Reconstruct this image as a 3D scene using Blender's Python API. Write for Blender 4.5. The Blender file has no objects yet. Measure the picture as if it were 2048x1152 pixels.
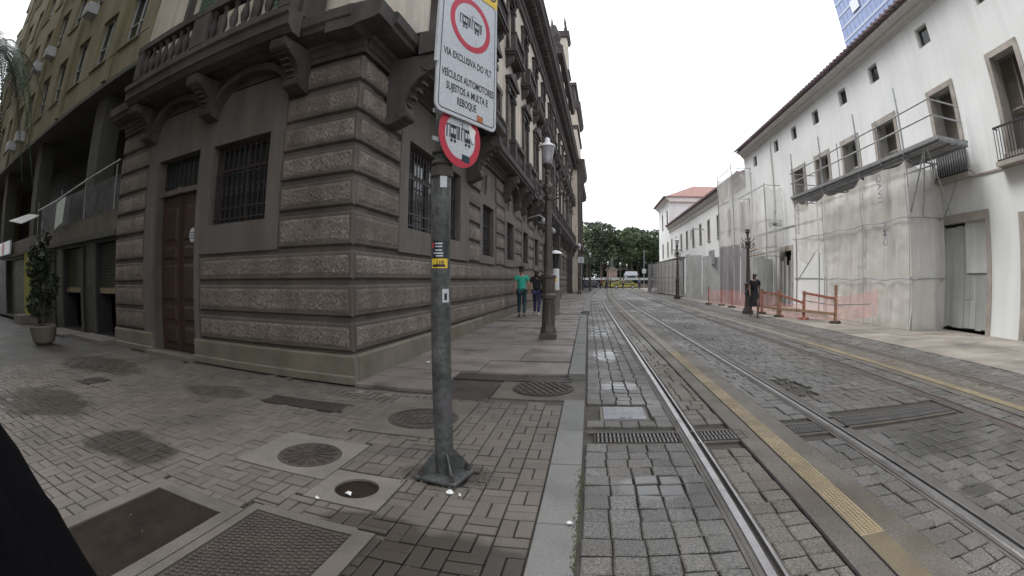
import bpy, math, random
from mathutils import Matrix, Vector, noise
R = math.radians
random.seed(7)
sc = bpy.context.scene
COL = sc.collection

# ------------------------------------------------------------------ camera (wide dash lens, equidistant)
H = 1.42
cd = bpy.data.cameras.new('camera')
cam = bpy.data.objects.new('camera', cd); COL.objects.link(cam)
cd.type = 'PANO'
cd.panorama_type = 'FISHEYE_LENS_POLYNOMIAL'
cd.sensor_fit = 'HORIZONTAL'; cd.sensor_width = 36.0; cd.sensor_height = 20.25
k1 = (2048 / 36.0) / 907.0
cd.fisheye_polynomial_k0 = 0; cd.fisheye_polynomial_k1 = -k1
cd.fisheye_polynomial_k2 = 0; cd.fisheye_polynomial_k3 = 0; cd.fisheye_polynomial_k4 = 0
cd.fisheye_fov = R(200)
cd.clip_start = 0.05; cd.clip_end = 1500
cam.location = (0, 0, H)
cam.rotation_euler = (R(90) - 0.0177, 0, 0.1665)
sc.camera = cam

# ------------------------------------------------------------------ light
SUN_EL, SUN_AZ = R(60), R(-65)
w = bpy.data.worlds.new('World'); sc.world = w; w.use_nodes = True
nt = w.node_tree; nt.nodes.clear()
sky = nt.nodes.new('ShaderNodeTexSky'); sky.sky_type = 'NISHITA'; sky.sun_disc = False
sky.sun_elevation = SUN_EL; sky.sun_rotation = SUN_AZ; sky.dust_density = 4; sky.air_density = 1.0
hs = nt.nodes.new('ShaderNodeHueSaturation'); hs.inputs['Saturation'].default_value = 0.22
mx = nt.nodes.new('ShaderNodeMixRGB'); mx.inputs['Fac'].default_value = 0.72
mx.inputs['Color2'].default_value = (11.6, 12.0, 12.6, 1)       # even cloud cover
bg = nt.nodes.new('ShaderNodeBackground'); bg.inputs['Strength'].default_value = 0.10
wo = nt.nodes.new('ShaderNodeOutputWorld')
nt.links.new(sky.outputs[0], hs.inputs['Color']); nt.links.new(hs.outputs[0], mx.inputs['Color1'])
nt.links.new(mx.outputs[0], bg.inputs['Color']); nt.links.new(bg.outputs[0], wo.inputs[0])
sd = bpy.data.lights.new('sun', 'SUN'); sd.energy = 1.5; sd.angle = R(22); sd.color = (1, 0.97, 0.93)
so = bpy.data.objects.new('sun', sd); COL.objects.link(so)
so.rotation_euler = (R(90) - SUN_EL, 0, R(180) - SUN_AZ + R(180))
sc.view_settings.view_transform = 'Standard'; sc.view_settings.look = 'None'
sc.view_settings.gamma = 1; sc.view_settings.use_curve_mapping = False
sc.view_settings.exposure = 0.8

# ------------------------------------------------------------------ materials
MATS = {}
def mat(name, col, rough=.8, var=.18, scale=2.0, bump=0, bscale=40, metal=0, isl=0.0, spec=.5,
        fine=.12, fscale=60, stain=None, stain_amt=.5, sscale=.7, wet=0, vor=False, alpha=None, streak=0, spots=None):
    if name in MATS: return MATS[name]
    m = bpy.data.materials.new(name); m.use_nodes = True
    t = m.node_tree; N, L = t.nodes, t.links
    b = N['Principled BSDF']
    g = N.new('ShaderNodeNewGeometry')
    def noi(s, det=4, vec=None):
        n = N.new('ShaderNodeTexNoise'); n.inputs['Scale'].default_value = s; n.inputs['Detail'].default_value = det
        L.new(vec or g.outputs['Position'], n.inputs['Vector']); return n.outputs['Fac']
    def ramp(f, a, c, lo, hi):
        r = N.new('ShaderNodeMapRange'); L.new(f, r.inputs[0])
        r.inputs[1].default_value = a; r.inputs[2].default_value = c; r.inputs[3].default_value = lo; r.inputs[4].default_value = hi
        return r.outputs[0]
    def mul(a, c):
        n = N.new('ShaderNodeMath'); n.operation = 'MULTIPLY'; L.new(a, n.inputs[0]); L.new(c, n.inputs[1]); return n.outputs[0]
    f = ramp(noi(scale), .3, .7, 1 - var, 1 + var)
    f = mul(f, ramp(noi(fscale, 2), .3, .7, 1 - fine, 1 + fine))
    if isl:
        f = mul(f, ramp(g.outputs['Random Per Island'], 0, 1, 1 - isl, 1 + isl))
        oi = N.new('ShaderNodeObjectInfo'); f = mul(f, ramp(oi.outputs['Random'], 0, 1, 1 - isl, 1 + isl))
    if streak:
        mp = N.new('ShaderNodeMapping'); mp.inputs['Scale'].default_value = (3, 3, .25)
        L.new(g.outputs['Position'], mp.inputs[0]); f = mul(f, ramp(noi(1.3, 5, mp.outputs[0]), .35, .7, 1, 1 - streak))
    rgb = N.new('ShaderNodeVectorMath'); rgb.operation = 'SCALE'; rgb.inputs[0].default_value = col[:3]
    L.new(f, rgb.inputs['Scale']); c = rgb.outputs[0]
    if stain:
        s = N.new('ShaderNodeMixRGB'); s.inputs['Color2'].default_value = (*stain, 1)
        L.new(ramp(noi(sscale, 6), .5, .72, 0, stain_amt), s.inputs[0]); L.new(c, s.inputs[1]); c = s.outputs[0]
    if vor:   # tooled, vermiculated stone: colour is darker in the worm-like cuts
        v = N.new('ShaderNodeTexNoise'); v.inputs['Scale'].default_value = 34; v.inputs['Detail'].default_value = 3; v.inputs['Distortion'].default_value = 1.6
        L.new(g.outputs['Position'], v.inputs['Vector'])
        s = N.new('ShaderNodeMixRGB'); s.inputs['Color2'].default_value = (col[0] * .42, col[1] * .4, col[2] * .38, 1)
        L.new(ramp(v.outputs['Fac'], .46, .54, .85, 0), s.inputs[0]); L.new(c, s.inputs[1]); c = s.outputs[0]
    smask = None
    if spots:      # standing water and soaked patches, each with its own ragged outline
        wn_ = N.new('ShaderNodeTexNoise'); wn_.inputs['Scale'].default_value = 2.3; wn_.inputs['Detail'].default_value = 6; L.new(g.outputs['Position'], wn_.inputs['Vector'])
        for (X_, Y_, rx_, ry_, dk_) in spots:
            v1 = N.new('ShaderNodeVectorMath'); v1.operation = 'SUBTRACT'; L.new(g.outputs['Position'], v1.inputs[0]); v1.inputs[1].default_value = (X_, Y_, 0)
            v2 = N.new('ShaderNodeVectorMath'); v2.operation = 'MULTIPLY'; L.new(v1.outputs[0], v2.inputs[0]); v2.inputs[1].default_value = (1/rx_, 1/ry_, 0)
            v3 = N.new('ShaderNodeVectorMath'); v3.operation = 'LENGTH'; L.new(v2.outputs[0], v3.inputs[0])
            ad = N.new('ShaderNodeMath'); ad.operation = 'MULTIPLY_ADD'; L.new(wn_.outputs['Fac'], ad.inputs[0]); ad.inputs[1].default_value = 1.1; L.new(v3.outputs['Value'], ad.inputs[2])
            mk = ramp(ad.outputs[0], 1.35, 1.62, 1, 0); s = N.new('ShaderNodeMixRGB'); s.inputs['Color2'].default_value = (col[0]*dk_, col[1]*dk_, col[2]*dk_, 1)
            sm_ = N.new('ShaderNodeMath'); sm_.operation = 'MULTIPLY'; sm_.inputs[1].default_value = .9; L.new(mk, sm_.inputs[0]); L.new(sm_.outputs[0], s.inputs[0]); L.new(c, s.inputs[1]); c = s.outputs[0]
            if smask is None: smask = mk
            else:
                q_ = N.new('ShaderNodeMath'); q_.operation = 'MAXIMUM'; L.new(mk, q_.inputs[0]); L.new(smask, q_.inputs[1]); smask = q_.outputs[0]
    L.new(c, b.inputs['Base Color'])
    b.inputs['Metallic'].default_value = metal
    b.inputs['Specular IOR Level'].default_value = spec
    if wet:
        wn = noi(.55, 5)
        ro_ = ramp(wn, .42, .62, rough, rough * (1 - wet))
        if smask is not None: ro_ = mul(ro_, ramp(smask, 0, 1, 1, .5))
        L.new(ro_, b.inputs['Roughness'])
    else:
        L.new(ramp(noi(scale * 3), .3, .7, max(.05, rough - .1), min(1, rough + .1)), b.inputs['Roughness'])
    if bump or vor:
        bp = N.new('ShaderNodeBump'); bp.inputs['Strength'].default_value = .9 if vor else min(1, bump * 1.0)
        bp.inputs['Distance'].default_value = .02 if vor else .01
        if vor: L.new(v.outputs['Fac'], bp.inputs['Height'])
        else: L.new(noi(bscale, 5), bp.inputs['Height'])
        if smask is not None: L.new(ramp(smask, 0, 1, min(1, bump), .12), bp.inputs['Strength'])
        L.new(bp.outputs[0], b.inputs['Normal'])
    if alpha is not None:
        a = ramp(noi(1.2, 4), .3, .7, alpha - .04, min(1, alpha + .04)); L.new(a, b.inputs['Alpha'])
    MATS[name] = m; return m

M = dict(
 stone=mat('granite_dressed', (.118,.098,.084), .8, .2, 1.5, .5, 60, stain=(.065,.055,.048), stain_amt=.6, streak=.3),
 rough=mat('granite_vermiculated', (.235,.197,.168), .85, .3, 2.5, 1, 40, vor=True, isl=.2, streak=.35),
 surround=mat('granite_smooth', (.13,.113,.1), .75, .12, 1.2, .25, 80, streak=.25),
 plinth=mat('granite_plinth', (.155,.138,.108), .8, .22, 2, .3, 70, stain=(.11,.1,.06), stain_amt=.6, sscale=1.6),
 darkstone=mat('weathered_carved_stone', (.07,.058,.054), .85, .3, 1.3, .7, 30, streak=.35, isl=.08),
 cream=mat('aged_cream_stucco', (.56,.5,.42), .85, .1, 1.2, .2, 50, streak=.3, stain=(.34,.29,.25), stain_amt=.45),
 doorwood=mat('oxblood_painted_wood', (.05,.028,.022), .6, .15, 5, .2, 60),
 darkwood=mat('dark_window_wood', (.06,.038,.034), .6, .2, 4, .2, 60),
 iron=mat('black_iron', (.03,.03,.034), .5, .2, 8, .2, 80),
 lampiron=mat('bronze_painted_iron', (.075,.062,.058), .45, .2, 6, .3, 60, metal=.2),
 glass=mat('window_glass', (.02,.024,.027), .12, .1, 1),
 white=mat('white_limewash', (.77,.79,.79), .9, .04, .6, .12, 30, streak=.09, stain=(.62,.635,.63), stain_amt=.5, sscale=.45),
 whitecorn=mat('cornice_limewash', (.68,.66,.64), .9, .06, .8, .2, 30, streak=.1),
 greystone=mat('grey_gneiss_frame', (.34,.31,.28), .85, .18, 2.5, .4, 50, isl=.06, stain=(.2,.17,.15), stain_amt=.5, sscale=2),
 rooftile=mat('clay_roof_tile', (.27,.15,.13), .85, .25, 3, .3, 40, isl=.2, stain=(.1,.07,.07), stain_amt=.5, sscale=2),
 tiledark=mat('old_clay_tile_end', (.15,.11,.12), .85, .25, 3, .3, 40, isl=.25),
 galv=mat('galvanised_steel', (.38,.39,.4), .45, .15, 4, .15, 60, metal=.6),
 plank=mat('grey_scaffold_plank', (.28,.28,.29), .8, .2, 4, .3, 40, isl=.15),
 corr=mat('grey_corrugated_sheet', (.56,.57,.565), .6, .12, 1.2, .1, 40, streak=.18, isl=.08),
 corrp=mat('mauve_grey_corrugated_sheet', (.36,.335,.36), .6, .12, 1.2, .1, 40, streak=.25, isl=.12),
 gate=mat('gate_sheet_steel', (.4,.42,.42), .6, .14, 1, .1, 40, streak=.2, isl=.06),
 pole=mat('bare_painted_steel_pole', (.078,.082,.08), .62, .4, 7, .5, 50, fine=.35, fscale=30, metal=.25, stain=(.13,.12,.13), stain_amt=.7, sscale=4),
 signwhite=mat('sign_white', (.5,.525,.56), .35, .05, 4, 0), signback=mat('sign_back_grey', (.35,.36,.37), .5, .1, 4),
 signred=mat('sign_red', (.45,.028,.055), .4, .08, 4), signblack=mat('sign_black', (.012,.014,.02), .4, .05, 4),
 signyel=mat('sign_yellow', (.72,.5,.04), .45, .08, 4), sticker=mat('orange_sticker', (.4,.13,.06), .6, .2, 30),
 brick=mat('concrete_paver', (.13,.112,.095), .7, .14, 1.4, .5, 120, isl=.12, wet=.35, stain=(.07,.062,.056), stain_amt=.6, sscale=1.1, spots=[(-.8,1.72,.8,.46,.36),(-3.75,2.15,.6,.36,.42),(-1.2,2.12,.35,.14,.5),(-4.6,4.2,.6,.3,.6),(-6.2,2.2,1.1,.7,.62),(-8,4.2,1.4,.6,.6),(-1.0,2.95,.35,.25,.6),(-2.4,4.9,.8,.25,.65)]),
 sett=mat('granite_sett', (.122,.116,.108), .7, .2, 1.0, 1, 55, isl=.19, wet=.5, stain=(.1,.085,.068), stain_amt=.75, sscale=.9, fine=.55, fscale=75, spots=[(.5,2.92,.27,.2,.6),(.4,6.0,.3,.3,.6),(.35,8.6,.25,.9,.65),(.35,12.5,.3,1.6,.7),(3.7,3.25,.95,.75,.6),(2.9,2.2,.18,.12,.4)]),
 settbrown=mat('granite_sett_brown', (.135,.121,.102), .7, .2, 1.0, 1, 55, isl=.17, wet=.35, stain=(.13,.098,.06), stain_amt=.6, sscale=.8, fine=.55, fscale=75),
 mortar=mat('dark_joint_mortar', (.07,.063,.054), .9, .2, 4, .5, 60),
 flag=mat('worn_stone_flag', (.19,.165,.15), .7, .2, 1.5, .5, 50, isl=.1, wet=.4, stain=(.085,.07,.06), stain_amt=.9, sscale=1.6),
 kerb=mat('granite_kerb', (.18,.178,.17), .75, .15, 2, .4, 90, isl=.08, stain=(.12,.12,.115), stain_amt=.5, sscale=2),
 asphalt=mat('worn_asphalt', (.085,.08,.074), .8, .2, .6, .4, 60, wet=.4, stain=(.08,.075,.07), stain_amt=.6),
 walk=mat('stained_concrete_walk', (.25,.228,.2), .85, .3, .9, .4, 50, isl=.1, stain=(.12,.11,.1), stain_amt=.85, sscale=.8),
 conc=mat('concrete', (.165,.148,.127), .85, .18, 3, .4, 80, stain=(.16,.14,.12), stain_amt=.5, sscale=2),
 concbrown=mat('rusty_stained_concrete', (.13,.115,.097), .8, .25, 1.5, .6, 50, wet=.3, fine=.25, fscale=50, stain=(.085,.066,.048), stain_amt=.85, sscale=1.8),
 yellow=mat('worn_yellow_paint', (.24,.192,.12), .8, .25, 2, .3, 60, fine=.25, fscale=40, stain=(.16,.135,.105), stain_amt=1, sscale=2.4),
 fadedyel=mat('faded_paint_on_concrete', (.24,.225,.19), .8, .15, 2, .3, 60, stain=(.17,.15,.125), stain_amt=1, sscale=1.2), concdark=mat('dark_weathered_concrete', (.115,.102,.085), .85, .2, 3, .5, 60, stain=(.07,.06,.05), stain_amt=.7, sscale=2.5), bedding=mat('grey_rail_bedding', (.115,.105,.095), .8, .2, 3, .4, 60),
 rustplate=mat('dark_rusty_plate', (.022,.015,.012), .85, .3, 5, .4, 50, spec=.15), gratebar=mat('worn_grate_steel', (.15,.148,.145), .65, .2, 6, .2, 60, metal=.2), room=mat('bare_room_plaster', (.24,.22,.2), .9, .3, 1.4, .2, 20), dirtyel=mat('mud_covered_yellow', (.17,.138,.088), .85, .25, 2, .4, 50, stain=(.11,.09,.07), stain_amt=.9, sscale=2), slat=mat('pale_slat', (.62,.61,.6), .7, .12, 2, .1, 40, isl=.1), brownstone=mat('brown_pedestal_stone', (.26,.19,.155), .85, .2, 2, .3, 30), tact=mat('tactile_tan_stud', (.36,.295,.19), .75, .25, 3, .2, 60),
 railtop=mat('polished_rail_head', (.3,.29,.29), .4, .15, 3, .1, 60, metal=.85),
 railside=mat('rusty_rail_side', (.10,.078,.07), .6, .2, 6, .3, 60, metal=.3), groove=mat('rail_groove', (.015,.013,.013), .8, .1, 5),
 cast=mat('cast_iron_lid', (.06,.048,.041), .75, .2, 4, .5, 60, metal=.1, stain=(.04,.033,.03), stain_amt=.6, sscale=5),
 steelplate=mat('brushed_cover_plate', (.2,.205,.22), .5, .12, 4, .15, 60, metal=.5),
 water=mat('standing_water', (.05,.055,.065), .06, .1, 1), damp=mat('damp_ground', (.04,.031,.026), .62, .3, 3, .3, 60),
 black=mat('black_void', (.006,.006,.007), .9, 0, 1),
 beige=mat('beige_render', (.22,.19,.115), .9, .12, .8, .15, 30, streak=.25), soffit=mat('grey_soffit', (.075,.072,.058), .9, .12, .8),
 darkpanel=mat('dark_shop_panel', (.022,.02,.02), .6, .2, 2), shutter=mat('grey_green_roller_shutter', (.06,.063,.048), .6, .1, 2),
 shopband=mat('brown_shop_band', (.085,.065,.048), .7, .3, 1.5), yelcol=mat('yellow_painted_column', (.3,.29,.08), .7, .1, 2),
 litter=mat('white_paper', (.75,.75,.74), .8, .05, 9), redsign=mat('red_plastic', (.5,.02,.04), .4, .05, 5),
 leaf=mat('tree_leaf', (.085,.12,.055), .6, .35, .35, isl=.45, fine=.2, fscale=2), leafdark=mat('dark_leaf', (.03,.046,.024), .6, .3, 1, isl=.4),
 palm=mat('palm_leaf', (.035,.06,.04), .5, .3, 1, isl=.3), bark=mat('bark', (.075,.06,.048), .9, .25, 3, .6, 20),
 trunkpot=mat('clay_pot', (.13,.115,.09), .8, .2, 4, .3, 40),
 orangemesh=mat('orange_plastic_mesh', (.85,.4,.36), .6, .12, 2, alpha=.36), orange=mat('orange_fence_wood', (.33,.13,.095), .75, .3, 5, .3, 40),
 pinkwood=mat('weathered_post_wood', (.3,.19,.12), .8, .2, 5, .3, 40),
 net=mat('translucent_debris_net', (.70,.675,.64), .8, .08, 1.1, .3, 14, alpha=.62, stain=(.6,.57,.53), stain_amt=.25, sscale=.9),
 netthin=mat('thin_debris_net', (.72,.70,.67), .8, .08, 1.1, .3, 14, alpha=.42, stain=(.5,.48,.46), stain_amt=.6, sscale=.5),
 netink=mat('faded_net_print', (.25,.26,.29), .8, .15, 3),
 lampwhite=mat('opal_lantern', (.78,.77,.78), .35, .05, 3), lampglass=mat('lantern_glass', (.5,.5,.52), .15, .05, 3, alpha=.6),
 skin=mat('skin', (.33,.19,.13), .6, .05, 5), skindark=mat('skin_dark', (.17,.095,.065), .6, .05, 5),
 shirt=mat('turquoise_cotton', (.035,.36,.27), .85, .1, 9, .3, 20), jeans=mat('dark_teal_trousers', (.016,.045,.055), .85, .1, 9, .3, 20),
 blackcloth=mat('black_cloth', (.014,.013,.017), .85, .15, 9, .3, 20), navy=mat('navy_trousers', (.035,.035,.09), .85, .1, 9, .3, 20),
 hair=mat('dark_hair', (.02,.015,.013), .7, .2, 30), shoe=mat('dark_shoe', (.02,.019,.02), .5, .1, 9), shoew=mat('pale_shoe', (.5,.5,.52), .6, .1, 9),
 redcloth=mat('dark_red_cloth', (.2,.03,.035), .85, .1, 9), bluecloth=mat('blue_cloth', (.06,.1,.3), .85, .1, 9), pinkcloth=mat('pale_cloth', (.5,.36,.36), .85, .1, 9),
 taxi=mat('yellow_taxi_paint', (.5,.48,.09), .3, .03, 3), carwhite=mat('white_car_paint', (.75,.75,.76), .25, .03, 3), cardark=mat('dark_car_paint', (.04,.045,.055), .25, .03, 3),
 tyre=mat('tyre_rubber', (.018,.018,.018), .8, .1, 9), chrome=mat('headlight_chrome', (.6,.6,.6), .15, .03, 9, metal=.8), tail=mat('tail_light', (.35,.02,.02), .3, .03, 9),
 towerglass=mat('blue_curtain_glass', (.15,.19,.33), .3, .08, .08, isl=.12), mullion=mat('pale_mullion', (.3,.34,.42), .5, .05, 1),
 bronze=mat('green_bronze', (.07,.085,.07), .5, .2, 3, metal=.3), pillar=mat('car_trim_black', (.004,.004,.005), 1, .1, 6, spec=.05),
 green=mat('green_shutter_paint', (.11,.16,.12), .7, .15, 4, .2, 40), banner=mat('pale_green_banner', (.5,.55,.48), .7, .15, 8),
 moss=mat('moss_and_weed', (.07,.08,.03), .9, .3, 6),
)

# ------------------------------------------------------------------ mesh helpers
IDM = Matrix.Identity(4)
def frame(P, ang, side):
    """facade frame: x = along (angle from +Y toward +X), y = outward, z = up"""
    s = Vector((math.sin(ang), math.cos(ang), 0)); o = Vector((s.y, -s.x, 0)) * side
    m = Matrix.Identity(4)
    for i in range(3): m[i][0] = s[i]; m[i][1] = o[i]; m[i][2] = (0, 0, 1)[i]; m[i][3] = (P[0], P[1], P[2] if len(P) > 2 else 0)[i]
    return m
class MB:
    def __init__(s, m=IDM): s.v = []; s.f = []; s.mi = []; s.m = m
    def add(s, vs, fs, mi=0, m=None):
        n = len(s.v); mm = s.m if m is None else s.m @ m
        s.v += [tuple(mm @ Vector(p)) for p in vs]; s.f += [tuple(i + n for i in f) for f in fs]; s.mi += [mi] * len(fs); return s
    def box(s, x0, x1, y0, y1, z0, z1, mi=0, m=None):
        return s.add([(x0,y0,z0),(x1,y0,z0),(x1,y1,z0),(x0,y1,z0),(x0,y0,z1),(x1,y0,z1),(x1,y1,z1),(x0,y1,z1)],
                     [(0,3,2,1),(4,5,6,7),(0,1,5,4),(1,2,6,5),(2,3,7,6),(3,0,4,7)], mi, m)
    def cbox(s, x0, x1, y0, y1, z0, z1, c=.01, mi=0, m=None):
        """box with chamfered top"""
        return s.add([(x0,y0,z0),(x1,y0,z0),(x1,y1,z0),(x0,y1,z0),(x0,y0,z1-c),(x1,y0,z1-c),(x1,y1,z1-c),(x0,y1,z1-c),
                      (x0+c,y0+c,z1),(x1-c,y0+c,z1),(x1-c,y1-c,z1),(x0+c,y1-c,z1)],
                     [(8,9,10,11),(0,1,5,4),(1,2,6,5),(2,3,7,6),(3,0,4,7),(4,5,9,8),(5,6,10,9),(6,7,11,10),(7,4,8,11)], mi, m)
    def prism(s, prof, a0, a1, axis='x', mi=0, m=None):
        """extrude a closed 2D profile along an axis. axis x: profile (y,z); y: (x,z); z: (x,y)"""
        n = len(prof); P = (lambda a, p: (a, p[0], p[1])) if axis == 'x' else (lambda a, p: (p[0], a, p[1])) if axis == 'y' else (lambda a, p: (p[0], p[1], a))
        return s.add([P(a0, p) for p in prof] + [P(a1, p) for p in prof],
                     [tuple(range(n))[::-1], tuple(range(n, 2*n))] + [(i, (i+1) % n, (i+1) % n + n, i + n) for i in range(n)], mi, m)
    def lathe(s, prof, c=(0,0,0), seg=12, mi=0, m=None, cap=True):
        vs = []; fs = []; n = len(prof)
        for r, z in prof:
            for k in range(seg):
                a = 2 * math.pi * (k + .5) / seg; vs.append((c[0] + r*math.cos(a), c[1] + r*math.sin(a), c[2] + z))
        for j in range(n - 1):
            for k in range(seg): fs.append((j*seg+k, j*seg+(k+1) % seg, (j+1)*seg+(k+1) % seg, (j+1)*seg+k))
        if cap: fs.append(tuple(range(seg))[::-1]); fs.append(tuple((n-1)*seg+k for k in range(seg)))
        return s.add(vs, fs, mi, m)
    def tube(s, pts, r, seg=6, mi=0, m=None):
        pts = [Vector(p) for p in pts]; vs = []; fs = []
        rr = r if isinstance(r, (list, tuple)) else [r] * len(pts)
        for i, p in enumerate(pts):
            d = (pts[min(i+1, len(pts)-1)] - pts[max(i-1, 0)]).normalized()
            u = d.cross(Vector((0,0,1)) if abs(d.z) < .9 else Vector((1,0,0))).normalized(); v = d.cross(u)
            for k in range(seg):
                a = 2*math.pi*k/seg; vs.append(tuple(p + (u*math.cos(a) + v*math.sin(a)) * rr[i]))
        for i in range(len(pts)-1):
            for k in range(seg): fs.append((i*seg+k, i*seg+(k+1) % seg, (i+1)*seg+(k+1) % seg, (i+1)*seg+k))
        fs.append(tuple(range(seg))); fs.append(tuple((len(pts)-1)*seg+k for k in range(seg))[::-1])
        return s.add(vs, fs, mi, m)
    def quad(s, a, b, c, d, mi=0): return s.add([a, b, c, d], [(0,1,2,3)], mi)
    def wall(s, x0, x1, z0, z1, y0, y1, ops, mi=0):
        zs = sorted({z0, z1} | {z for o in ops for z in (o[2], o[3]) if z0 < z < z1})
        for a, b in zip(zs, zs[1:]):
            cut = sorted((o[0], o[1]) for o in ops if o[2] < (a+b)/2 < o[3]); x = x0
            for c, d in cut:
                if c > x: s.box(x, c, y0, y1, a, b, mi)
                x = max(x, d)
            if x < x1: s.box(x, x1, y0, y1, a, b, mi)
        return s
    def mesh(s, name, mats, org=(0,0,0), smooth=False):
        me = bpy.data.meshes.new(name); o = Vector(org)
        me.from_pydata([tuple(Vector(p) - o) for p in s.v], [], s.f)
        for m_ in (mats if isinstance(mats, (list, tuple)) else [mats]): me.materials.append(m_ if not isinstance(m_, str) else M[m_])
        if any(s.mi): me.polygons.foreach_set('material_index', s.mi)
        if smooth: me.polygons.foreach_set('use_smooth', [True] * len(s.f))
        me.update(); return me
    def build(s, name, mats, parent=None, smooth=False, org=None, **kw):
        p = parent; off = Vector((0,0,0))
        while p is not None: off += p.location; p = p.parent
        loc = Vector((0,0,0))
        if parent is None and org is None and s.v:
            xs = [v[0] for v in s.v]; ys = [v[1] for v in s.v]; zz = [v[2] for v in s.v]
            loc = Vector(((min(xs)+max(xs))/2, (min(ys)+max(ys))/2, min(zz))) if kw.get('kind') != 'structure' else loc
        elif org is not None: loc = Vector(org) - off
        o = bpy.data.objects.new(name, s.mesh(name, mats, off + loc, smooth)); COL.objects.link(o); o.parent = parent; o.location = loc
        return tag(o, **kw)
def tag(o, label=None, cat=None, group=None, kind=None):
    if label: o['label'] = label
    if cat: o['category'] = cat
    if group: o['group'] = group
    if kind: o['kind'] = kind
    return o
def root(name, loc, label, cat, group=None):
    o = bpy.data.objects.new(name, None); COL.objects.link(o); o.location = loc; o.empty_display_size = .2
    return tag(o, label, cat, group)
def inst(me, name, loc, parent=None, rz=0, **kw):
    o = bpy.data.objects.new(name, me); COL.objects.link(o); o.parent = parent
    off = Vector((0,0,0)); p = parent
    while p is not None: off += p.location; p = p.parent
    o.location = Vector(loc) - off; o.rotation_euler = (0, 0, rz); return tag(o, **kw)
def kids(o): return [c for c in bpy.data.objects if c.parent == o]
def copy_tree(o, loc, rz=0, label=None, parent=None, tree=None):
    def rec(a, par):
        c = a.copy(); COL.objects.link(c); c.parent = par
        for ch in tree[a.name]: rec(ch, c)
        return c
    if tree is None:
        tree = {}
        for x in bpy.data.objects:
            tree.setdefault(x.name, [])
            if x.parent: tree.setdefault(x.parent.name, []).append(x)
    c = rec(o, parent); c.location = loc; c.rotation_euler = (0, 0, rz)
    if label: c['label'] = label
    return c
def text(body, name, parent, m, size, matn, ext=.001, align='CENTER', width=None):
    cu = bpy.data.curves.new(name, 'FONT'); cu.body = body; cu.size = size; cu.extrude = ext; cu.align_x = align; cu.align_y = 'CENTER'
    cu.resolution_u = 3; cu.offset = size * .022
    cu.materials.append(M[matn]); o = bpy.data.objects.new(name, cu); COL.objects.link(o)
    o.parent = parent; off = Vector((0,0,0)); p = parent
    while p is not None: off += p.location; p = p.parent
    bpy.context.view_layer.update()
    me = bpy.data.meshes.new_from_object(o.evaluated_get(bpy.context.evaluated_depsgraph_get())); me.name = name
    if width:
        xs = [v.co.x for v in me.vertices]; k = width / max(1e-4, max(xs) - min(xs))
        for v in me.vertices: v.co.x *= k
    mm = Matrix.Translation(-off) @ m
    me.transform(mm); bpy.data.objects.remove(o); bpy.data.curves.remove(cu)
    if not me.materials: me.materials.append(M[matn])
    o = bpy.data.objects.new(name, me); COL.objects.link(o); o.parent = parent; return o
def cx(Y): return 0 if Y < 18 else .00062 * (Y - 18) ** 2
def sweep(prof, ys, x0, name, mats, parent=None, mi=None, **kw):
    """sweep a cross-section (x,z) along the street, following its bend"""
    mb = MB(); n = len(prof)
    for y in ys:
        c = cx(y); mb.v += [(x0 + c + p[0], y, p[1]) for p in prof]
    for j in range(len(ys) - 1):
        for k in range(n - 1):
            a = j*n + k; mb.f.append((a, a+1, a+1+n, a+n)); mb.mi.append(mi[k] if mi else 0)
    return mb.build(name, mats, parent, **kw)
YS = [-3, 0, 1, 2, 4, 6, 9, 12, 15, 18, 21, 24, 28, 32, 36, 40, 45, 50, 55, 60, 66, 72, 78]
_sv = Vector((math.sin(SUN_AZ)*math.cos(SUN_EL), math.cos(SUN_AZ)*math.cos(SUN_EL), math.sin(SUN_EL)))
so.rotation_euler = _sv.to_track_quat('Z', 'Y').to_euler(); so.location = (0, 0, 60)

# ================================================================== GROUND
MB().box(-220, 260, -60, 420, -.6, -.12).build('ground', 'asphalt', kind='structure')
road = MB()
for a, b in zip(YS, YS[1:]):
    for x0, x1 in ((-.03, 7.3),):
        ca, cb = cx(a), cx(b)
        road.add([(x0+ca,a,-.028),(x1+ca,a,-.028),(x1+cb,b,-.028),(x0+cb,b,-.028)], [(0,1,2,3)])
road = road.build('road', 'mortar', kind='structure')
# far part of the road, where single setts can no longer be told apart
fr = MB()
for a, b in zip(YS, YS[1:]):
    if a < 32: continue
    for x0, x1 in ((.1, .9), (1.06, 1.4), (2.05, 2.42), (2.6, 4.42), (4.6, 5.1), (5.5, 5.92), (6.1, 7.3)):
        ca, cb = cx(a), cx(b)
        fr.add([(x0+ca,a,0),(x1+ca,a,0),(x1+cb,b,0),(x0+cb,b,0),(x0+ca,a,-.05),(x1+ca,a,-.05)], [(0,1,2,3),(0,4,5,1)])
fr.build('road_far_surface', 'sett', road, kind='stuff')
MB().box(-40, 120, 78, 230, -.13, -.005).build('square_pavement', 'walk', kind='structure')

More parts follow.
